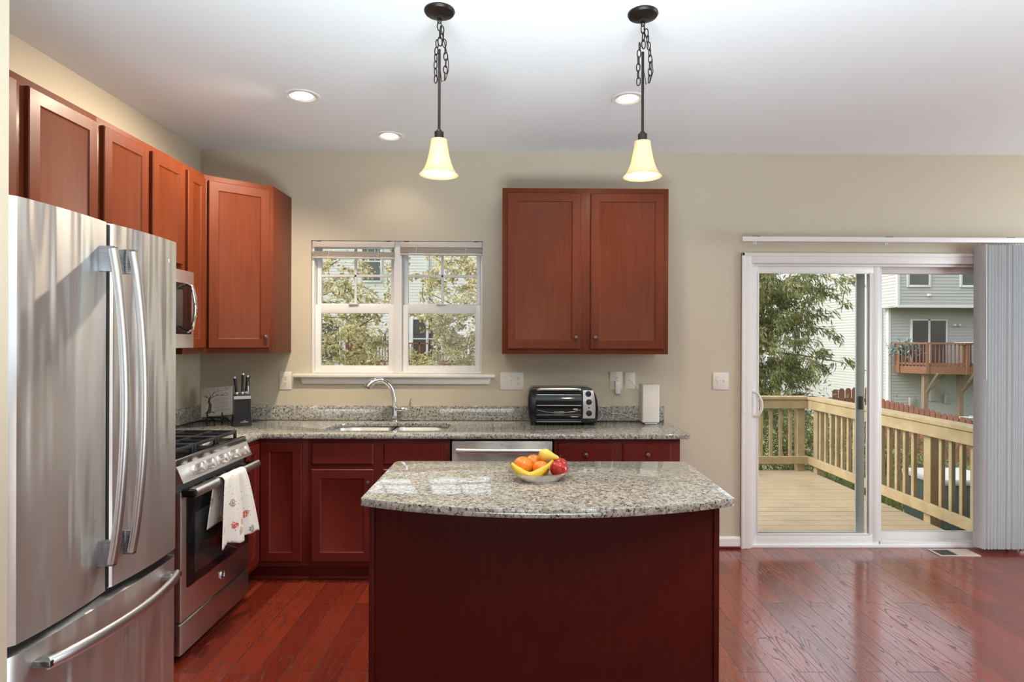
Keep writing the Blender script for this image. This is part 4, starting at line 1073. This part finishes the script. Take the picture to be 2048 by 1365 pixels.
# deck
dk = MB(); y = 4.545; random.seed(3)
while y < 7.46:
    dk.box((.25, y, -.138+random.uniform(-.001, .001)), (3.63, y+.137, -.10+random.uniform(-.0015, .0015)), .004, seg=1); y += .1425
dk.box((.25, 7.44, -.34), (3.60, 7.475, -.14)); dk.box((3.585, 4.55, -.34), (3.615, 7.47, -.14))
for x in (.4, 2.0, 3.5):
    for yy in (5.2, 7.3): dk.box((x-.045, yy-.045, GZ), (x+.045, yy+.045, -.14))
struct(dk, 'deck_floor', M['deck'], 'weathered pine deck boards outside the sliding door', smooth=True)
def railing(label, p0, p1, nbal, posts, inner, ends=(0, 0)):
    # p0->p1 along the deck edge; inner = unit vector to the deck side
    p0, p1 = Vector(p0), Vector(p1); d = (p1-p0).normalized(); L = (p1-p0).length; inner = Vector(inner)
    r = thing('deck_railing', label, 'railing', ((p0.x+p1.x)/2, (p0.y+p1.y)/2, -.10))
    Mx = Matrix(((d.x, -inner.x, 0, p0.x), (d.y, -inner.y, 0, p0.y), (0, 0, 1, 0), (0, 0, 0, 1)))   # x along, y outward, z up
    flip = Mx.to_3x3().determinant() < 0
    def bd(name, a, b, bev=.004):
        mb = MB().box(a, b, bev, M=Mx, seg=1)
        if flip: bmesh.ops.reverse_faces(mb.bm, faces=mb.bm.faces[:])
        return mb.build(name, M['rail'], r)
    bd('cap_rail', (-.07+ends[0], -.03, .778), (L+.10+ends[1], .125, .816))
    bd('upper_rail', (-.0+ends[0], -.018, .668), (L+ends[1], .020, .776))
    bd('lower_rail', (-.0+ends[0], -.018, -.010), (L+ends[1], .020, .084))
    for k in range(nbal):
        s = .09+(L-.18)*k/(nbal-1)
        if any(abs(s-q) < .085 for q in posts): continue
        bd('baluster', (s-.018, .021, -.03), (s+.018, .057, .775), .003)
    for q in posts: bd('post', (q-.045, .022, -.34), (q+.045, .112, .777))
railing('pine deck railing at the far end of the deck facing the shrubs', (.30, 7.46, 0), (3.60, 7.46, 0), 27, [.1, 1.7, 3.22], (0, -1, 0))
railing('pine deck railing along the outer side of the deck facing the red fence', (3.60, 7.44, 0), (3.60, 4.60, 0), 23, [.10, 2.10], (-1, 0, 0), (.0, 0))

# utility box
ub = thing('utility_box', 'green utility box with pale lid beyond the deck railing', 'utility box', (4.75, 6.6, GZ))
MB().box((4.45, 6.35, GZ), (5.1, 6.95, -.02), .02).build('housing', mat('green_box_paint', (.05, .085, .075), .5), ub)
MB().box((4.43, 6.33, -.02), (5.12, 6.97, .05), .02).build('lid', mat('pale_lid', (.5, .52, .50), .5), ub)

def siding(mb, p0, p1, z0, z1, lap=.125, t=.014):
    p0, p1 = Vector(p0), Vector(p1); d = (p1-p0).normalized(); n = Vector((d.y, -d.x, 0))   # outward: right of travel
    z = z0
    while z < z1-1e-3:
        zt = min(z+lap, z1)
        a = p0+n*t; b = p1+n*t
        A, B = Vector((a.x, a.y, z)), Vector((b.x, b.y, z)); C_, D_ = Vector((p1.x, p1.y, zt)), Vector((p0.x, p0.y, zt))
        mb.quad(A, B, C_, D_); mb.quad(Vector((p0.x, p0.y, z)), Vector((p1.x, p1.y, z)), B, A)
        z = zt
    return mb
def hwin(par, Mx, w, h, split=True, grid=False):
    # window in a plane: local x along, z up, y=0 the wall, -y outward
    f = frame(MB(), 0, w, 0, h, .09, -.04, .03)
    if split: f.box((.09, -.03, h*.5-.03), (w-.09, .03, h*.5+.03))
    if grid:
        for q in (.33, .67): f.box((w*q-.012, -.03, h*.5), (w*q+.012, .0, h-.08))
    bmesh.ops.transform(f.bm, matrix=Mx, verts=f.bm.verts[:])
    f = f.build('house_window', M['siding_trim'], par)
    MB().box((.07, -.012, .07), (w-.07, .02, h-.07), M=Mx).build('pane', M['house_glass'], f, smooth=False)

# neighbour with the raised deck, seen through the sliding door
h1 = thing('house', 'pale sided house with sunlit side wall and raised red deck, beyond the sliding door', 'house', (18, 30, GZ-1.5))
gz1 = GZ-1.5
w1 = MB(); siding(w1, (14.2, 42, 0), (15.35, 25.1, 0), gz1, 9.0); siding(w1, (15.4, 25, 0), (25, 25, 0), gz1, 2.95)
siding(w1, (15.1, 25.05, 0), (15.1, 24.05, 0), 2.95, 9.0); siding(w1, (15.1, 24, 0), (25, 24, 0), 2.95, 9.0)
w1.box((15.1, 24.02, 2.90), (25, 25.2, 2.945)); w1.box((15.45, 25.06, gz1), (25, 42, 9.0)); 
w1.build('siding', M['siding'], h1, smooth=False)
tr = MB(); tr.box((15.33, 24.97, gz1), (15.43, 25.12, 2.95)); tr.box((15.07, 23.97, 2.92), (15.17, 24.07, 9.0)); tr.box((15.1, 23.96, 2.88), (25, 24.02, 2.98)); tr.box((14.98, 25.3, gz1), (15.16, 25.42, 9.0))
tr.build('corner_trim', M['siding_trim'], h1)
for x in (15.45, 17.55): hwin(h1, T(x, 23.985, 3.68), .95, 1.5)
wd1 = (Vector((15.35, 25.1, 0))-Vector((14.2, 42, 0))).normalized(); wa = math.degrees(math.atan2(wd1.y, wd1.x))
for s, z in ((6.6, 2.0), (6.6, -.75), (9.4, 1.6), (3.0, 1.8), (9.2, -.75)):
    p = Vector((14.2, 42, 0))+wd1*s; hwin(h1, T(p.x-.02, p.y, z) @ RZ(wa), 1.0, 1.5)
gd = frame(MB(), 16.25, 17.75, .45, 2.46, .06, 24.93, 25.0); gd.box((16.96, 24.93, .45), (17.04, 25, 2.46)); gd = gd.build('glass_door', M['siding_trim'], h1)
MB().box((16.3, 24.95, .5), (17.7, 24.98, 2.42)).build('pane', M['house_glass'], gd, smooth=False)
fx = MB(); fx.box((17.95, 24.9, 2.18), (18.25, 24.99, 2.24)); fx.sphere((18.0, 24.85, 2.22), .06, 10, 8); fx.sphere((18.2, 24.85, 2.22), .06, 10, 8); fx.build('flood_light', M['siding_trim'], h1)
MB().box((16.25, 23.9, 3.32), (16.38, 24.0, 3.42), .02).build('vent_hood', M['siding_trim'], h1)
mg_ = mat('meter_grey', (.30, .29, .27), .5)
for a_, b_ in (((17.0, 24.85, -.9), (17.35, 24.97, -.35)), ((17.6, 24.85, -1.0), (17.8, 24.97, -.6)), ((16.15, 24.85, -1.1), (16.4, 24.97, -.75))): MB().box(a_, b_, .02).build('meter_box', mg_, h1)

def raised_deck(label, poly, zf, posts, braces, name='raised_deck', h=.92, spacing=.13, wall_y=25.0):
    r = thing(name, label, 'deck', (poly[1][0], poly[1][1], zf))
    fl = MB().prism([(poly[0][0], wall_y-.10)]+poly[1:-1]+[(poly[-1][0], poly[-1][1]), (poly[-1][0], wall_y-.10)], zf-.28, zf); fl.build('deck_platform', M['redrail'], r)
    nb = 0
    for a, b_ in zip(poly, poly[1:]):
        a, b_ = Vector((*a, 0)), Vector((*b_, 0)); d = (b_-a).normalized(); L = (b_-a).length; an = math.degrees(math.atan2(d.y, d.x)); Mx = T(a.x, a.y, 0) @ RZ(an)
        rr = MB(); rr.box((-.03, -.05, zf+h-.06), (L+.03, .09, zf+h), M=Mx); rr.box((0, 0, zf+.06), (L, .04, zf+.14), M=Mx); rr.build('handrail', M['redrail'], r)
        k = 1
        while k*spacing < L and nb < 95:
            MB().box((k*spacing-.018, 0, zf), (k*spacing+.018, .036, zf+h-.06), M=Mx).build('baluster', M['redwood'], r, smooth=False); k += 1; nb += 1
        MB().box((-.05, -.03, zf-.28), (.05, .07, zf+h), M=Mx).build('corner_post', M['redrail'], r)
    for x, y_ in posts:
        p = MB().box((x-.08, y_-.08, gz1), (x+.08, y_+.08, zf-.28)).build('support_post', M['post'], r)
        bb_ = MB(); bb_.tube([(x, y_, zf-1.05), (x+.85, y_, zf-.25)], .06, n=4); 
        bb_.tube([(x, y_, zf-1.05), (x-.0, y_-.7, zf-.25)], .05, n=4); bb_.build('brace', M['post'], p)
    return r
raised_deck('raised red timber deck with balusters on the pale house', [(15.55, 24.86), (15.2, 24.1), (15.75, 23.2), (17.0, 22.8), (19.5, 22.8), (23.0, 22.8)], .58, [(15.85, 23.5), (17.15, 23.4), (20.5, 23.4)], True)
pp = thing('potted_plant', 'blue green bushy plant at the corner of the raised red deck', 'plant', (15.5, 24.2, .58))
MB().lathe([(0, 0), (.14, 0), (.18, .3), (.16, .3), (.12, .04), (0, .04)], M=T(15.5, 24.2, .58), n=20).build('pot', M['post'], pp)
M['leaf_blue'] = mat('blue_green_leaves', (.10, .20, .18), .5)
def leaf(bm, c, d, n, L, W):
    d = d.normalized(); s = d.cross(n)
    s = s.normalized() if s.length > 1e-4 else d.orthogonal().normalized()
    nn = s.cross(d)
    v = [bm.verts.new(c), bm.verts.new(c+d*L*.5+s*W*.5-nn*W*.10), bm.verts.new(c+d*L), bm.verts.new(c+d*L*.5-s*W*.5-nn*W*.10)]
    bm.faces.new(v)
def rv(s=1.0): return Vector((random.gauss(0, s), random.gauss(0, s), random.gauss(0, s)))
mb = MB()
for k in range(500):
    c = Vector((15.5, 24.2, 1.25))+Vector((random.gauss(0, .25), random.gauss(0, .2), abs(random.gauss(0, .22))-.25)); leaf(mb.bm, c, rv()+Vector((0, 0, .6)), rv(), .16, .06)
mb.tube([(15.5, 24.2, .6), (15.5, 24.2, 1.3)], .02, n=6)
mb.build('foliage', M['leaf_blue'], pp, smooth=False)
gt = thing('patio_table', 'pale covered table standing on the raised red deck', 'table', (18.0, 23.6, .58))
MB().box((17.3, 23.2, 1.42), (18.6, 24.0, 1.52), .04).build('table_cover', M['siding_trim'], gt)
for x in (17.4, 18.5): MB().box((x-.03, 23.5, .58), (x+.03, 23.7, 1.44)).build('leg', M['post'], gt)

# house across the back, seen through the kitchen window
h2 = thing('house', 'pale sided house beyond the trees outside the kitchen window', 'house', (-6, 31, GZ-1.5))
w2 = MB(); siding(w2, (-15, 29, 0), (3.5, 29, 0), gz1, 9.0, lap=.14); w2.box((-15, 29.05, gz1), (3.5, 38, 9.0)); w2.build('siding', M['siding_b'], h2, smooth=False)
hwin(h2, T(-7.3, 28.97, 4.25), 1.02, 2.0, grid=True); hwin(h2, T(-9.8, 28.97, .5), 1.6, 1.9); hwin(h2, T(-4.9, 28.97, .6), 1.5, 2.0); hwin(h2, T(-1.6, 28.97, 4.25), 1.02, 2.0, grid=True)
tr = MB(); tr.box((-4.2, 28.91, gz1), (-4.08, 28.98, 9.0)); tr.build('downspout', M['siding_trim'], h2)
raised_deck('low brown timber deck on the house beyond the kitchen window', [(-7.4, 28.85), (-7.4, 27), (-4.2, 27), (2.0, 27)], .50, [(-7.2, 27.3), (-3, 27.3)], True, wall_y=29.0)
pv = MB()
for k in range(8): pv.box((-7.38+k*.085, 26.89, .5), (-7.31+k*.085, 26.93, 1.38))
tag(centre(pv.build('privacy_screen', M['redwood'])), 'short solid section of brown boards at the end of the low timber deck', 'screen')

# fence of pointed pickets
def fence(label, pts, zt0, zt1, zb, w=.125):
    f_ = thing('picket_fence', label, 'fence', (*pts[0], zb))
    a, b_ = Vector((*pts[0], 0)), Vector((*pts[1], 0)); d = (b_-a).normalized(); L = (b_-a).length; an = math.degrees(math.atan2(d.y, d.x)); n = int(L/(w+.018))
    for k in range(min(n, 98)):
        s = k*(w+.018); zt = zt0+(zt1-zt0)*s/L+random.uniform(-.012, .012)
        Mx = T(a.x, a.y, 0) @ RZ(an) @ T(s, 0, 0)
        MB().prism([(0, zb), (w, zb), (w, zt-.05), (w*.72, zt), (w*.28, zt), (0, zt-.05)], -.009, .009, M=Mx @ XZ).build('picket', M['redwood'], f_, smooth=False)
    for q in (.18, .75):
        MB().box((0, .012, zb+(zt0-zb)*q), (L, .05, zb+(zt0-zb)*q+.08), M=T(a.x, a.y, 0) @ RZ(an)).build('stringer', M['redwood'], f_, smooth=False)
fence('taller red stained picket fence in front of the pale house', [(7.25, 13.9), (8.25, 13.8)], .42, .52, GZ)
fence('low red stained picket fence running beyond the deck railing', [(8.0, 13.6), (8.35, 9.2)], .27, .0, GZ-.1)

def chair(x, y, z, label, rz):
    c = thing('patio_chair', label, 'chair', (x, y, z), math.radians(rz), group='patio chairs by the pale house')
    bl = M.setdefault('blue_sling', mat('blue_sling', (.10, .15, .20), .6)); wf = M['siding_trim']
    MB().box((-.25, -.22, .40), (.25, .25, .44), .01).build('seat', bl, c, local=True)
    MB().box((-.25, .22, .44), (.25, .25, 1.0), .01, M=T(0, 0, 0)).build('backrest', bl, c, local=True)
    fr = MB()
    for sx in (-.27, .27): fr.tube([(sx, -.25, .0), (sx, -.25, .6), (sx, .24, .62)], .015, n=6); fr.tube([(sx, .26, 0), (sx, .26, 1.02)], .015, n=6)
    fr.tube([(-.27, .26, 1.02), (.27, .26, 1.02)], .015, n=6); fr.build('chair_frame', wf, c, local=True)
chair(16.85, 22.4, -1.85, 'blue patio chair under the raised red deck, nearer its support post', 200)
chair(18.05, 22.2, -1.85, 'blue patio chair farther along under the raised red deck', 190)

# trees
def tree(name, label, trunk, limbs, clusters, n, L, W, droop, lm, cat='tree', group=None, twig=.6):
    t = thing(name, label, cat, (trunk[0][0], trunk[0][1], trunk[0][2]), group=group)
    mb = MB(); m = len(trunk)
    mb.tube(trunk, [.09-.05*i/(m-1) for i in range(m)], n=10)
    mb.build('trunk', M['bark'], t)
    br = MB()
    for pts in limbs: br.tube(pts, [.022-.016*i/(len(pts)-1) for i in range(len(pts))], n=7)
    tw = []
    for (c, s, wgt) in clusters:
        for k in range(max(3, int(22*wgt))):
            a = Vector(c)+Vector([random.gauss(0, s[i]) for i in range(3)]); dirn = Vector((random.gauss(0, 1), random.gauss(0, .6), random.gauss(-droop*.5, .5))).normalized()
            b_ = a+dirn*twig*random.uniform(.5, 1); mid = (a+b_)/2+rv(.03); tw.append((a, mid, b_)); br.tube([a, mid, b_], [.005, .0035, .002], n=4)
    br.build('branches', M['bark'], t)
    lb_ = MB()
    for k in range(n):
        a, mid, b_ = random.choice(tw); q = random.random()
        p = a.lerp(mid, q*2) if q < .5 else mid.lerp(b_, q*2-1)
        p = p+rv(.035)
        d = (b_-a).normalized()+rv(.7)+Vector((0, 0, -droop)); leaf(lb_.bm, p, d, rv(), L*random.uniform(.7, 1.2), W*random.uniform(.8, 1.2))
    lb_.build('foliage', lm, t, smooth=False)
random.seed(21)
tree('birch_tree', 'leafy tree whose branch rises across the window half nearer the range', [(-4.2, 7.8, GZ), (-4.1, 7.8, .6), (-3.9, 7.7, 2.4), (-3.8, 7.7, 4.5)],
     [[(-4.0, 7.75, .4), (-3.0, 7.6, 1.0), (-2.3, 7.55, 1.42), (-1.75, 7.5, 1.75)], [(-3.9, 7.7, 1.5), (-3.0, 7.7, 2.0), (-2.2, 7.7, 2.5)], [(-3.9, 7.7, .6), (-3.0, 7.6, .9), (-2.2, 7.5, .95)]],
     [((-2.4, 7.6, 1.45), (.45, .3, .30), 2.4), ((-1.75, 7.6, 1.55), (.22, .25, .16), 1.0), ((-2.3, 7.7, 2.35), (.40, .3, .30), 1.6), ((-2.6, 7.6, .95), (.4, .3, .2), 1.2), ((-2.0, 7.7, 1.05), (.28, .25, .13), .9), ((-1.35, 7.6, 1.98), (.12, .2, .10), .25), ((-3.4, 7.8, 2.2), (.6, .5, .8), 2), ((-1.95, 7.7, 2.0), (.2, .2, .2), .5)],
     10500, .052, .032, .5, M['leaf_birch'], group=None, twig=.42)
tree('birch_tree', 'dense leafy tree filling the window half nearer the upper cabinet', [(.9, 8.6, GZ), (.85, 8.6, .8), (.6, 8.5, 2.6), (.5, 8.5, 5.0)],
     [[(.7, 8.5, .9), (-.1, 8.2, 1.5), (-.7, 8.1, 1.9), (-1.1, 8.1, 2.1)], [(.8, 8.5, .5), (0, 8.3, .9), (-.9, 8.2, 1.0)], [(.6, 8.5, 2.4), (-.2, 8.4, 2.7), (-.9, 8.3, 2.8)]],
     [((-.75, 8.3, 2.5), (.36, .3, .26), 2.3), ((-.35, 8.3, 1.9), (.34, .3, .30), 2.4), ((-.95, 8.3, 1.1), (.30, .3, .26), 1.9), ((-.4, 8.3, .9), (.45, .3, .28), 2.2), ((-1.05, 8.2, 1.75), (.10, .2, .15), .5), ((.4, 8.5, 2.2), (.5, .4, .8), 2), ((-.6, 8.3, 1.45), (.3, .2, .12), .8)],
     14500, .052, .032, .5, M['leaf_birch'], twig=.42)
tree('willow_oak_tree', 'tree with narrow drooping leaves rising behind the far deck railing', [(3.3, 10.2, GZ), (3.35, 10.2, 1.0), (3.4, 10.2, 3.0), (3.5, 10.2, 5.5)],
     [[(3.35, 10.2, 1.2), (4.0, 10.0, 1.35), (4.8, 9.9, 1.25), (5.35, 9.9, 1.15)], [(3.4, 10.2, 2.2), (4.2, 10, 2.4), (5.2, 9.9, 2.35)], [(3.4, 10.2, 1.8), (4.1, 10, 1.8), (4.8, 10, 1.75)], [(3.4, 10.2, .5), (4.1, 10, .55), (4.9, 10, .55)]],
     [((4.1, 10.1, 2.4), (.36, .3, .30), 3.2), ((4.75, 10, 2.45), (.35, .25, .16), 1.1), ((4.1, 10.1, 1.75), (.30, .3, .25), 3.0), ((4.65, 10, 1.95), (.22, .2, .10), .5), ((4.55, 10, 1.22), (.42, .25, .07), .9), ((4.0, 10.1, 1.15), (.27, .3, .2), 2.6), ((4.1, 10.1, .62), (.27, .3, .18), 2.8), ((4.75, 10, .60), (.18, .2, .06), .35), ((3.3, 10.2, 2.2), (.5, .4, 1.0), 3)],
     20000, .125, .022, 1.0, M['leaf_oak'], twig=.55)
random.seed(5)
def shrub(label, c, s, n, L, W, lm):
    t = thing('shrub', label, 'shrub', (c[0], c[1], GZ))
    st_ = MB(); st_.tube([(c[0], c[1], GZ), (c[0]+.05, c[1], c[2])], .02, n=6)
    for k in range(14): st_.tube([(c[0], c[1], GZ+.1), (c[0]+random.gauss(0, s[0]*.7), c[1]+random.gauss(0, s[1]*.7), c[2]+random.gauss(0, s[2]))], .006, n=4)
    st_.build('stem', M['bark'], t); mb = MB()
    for k in range(n):
        p = Vector((random.gauss(c[0], s[0]), random.gauss(c[1], s[1]), max(GZ+.02, random.gauss(c[2], s[2])))); leaf(mb.bm, p, rv()+Vector((0, 0, .5)), rv(), L, W)
    mb.build('foliage', lm, t, smooth=False)
shrub('brown green shrub behind the far deck railing, toward the house side', (2.6, 8.9, .0), (.55, .35, .38), 3500, .10, .022, M['leaf_shrub'])
shrub('brown green shrub behind the corner of the deck railing', (4.1, 9.0, -.05), (.55, .4, .36), 3500, .10, .022, M['leaf_shrub'])
shrub('low yellowing shrub between the deck side railing and the red fence', (6.2, 10.2, -.45), (.7, .6, .22), 3000, .09, .022, M['leaf_shrub'])
gr = MB()
for k in range(6500):
    x, y_ = (random.uniform(.5, 5.2), random.uniform(7.55, 9.0)) if k < 3500 else (random.uniform(3.68, 6.5), random.uniform(4.7, 9.0))
    if 4.4 < x < 5.15 and 6.3 < y_ < 7.0: continue
    hgt = random.uniform(.08, .22)*(2.2 if k < 3500 else 1)
    leaf(gr.bm, Vector((x, y_, GZ)), Vector((random.gauss(0, .3), random.gauss(0, .3), 1)), rv(), hgt, .012)
tag(gr.build('grass', M['grass'], smooth=False), 'tufts of green grass around the deck', 'grass', kind='stuff')
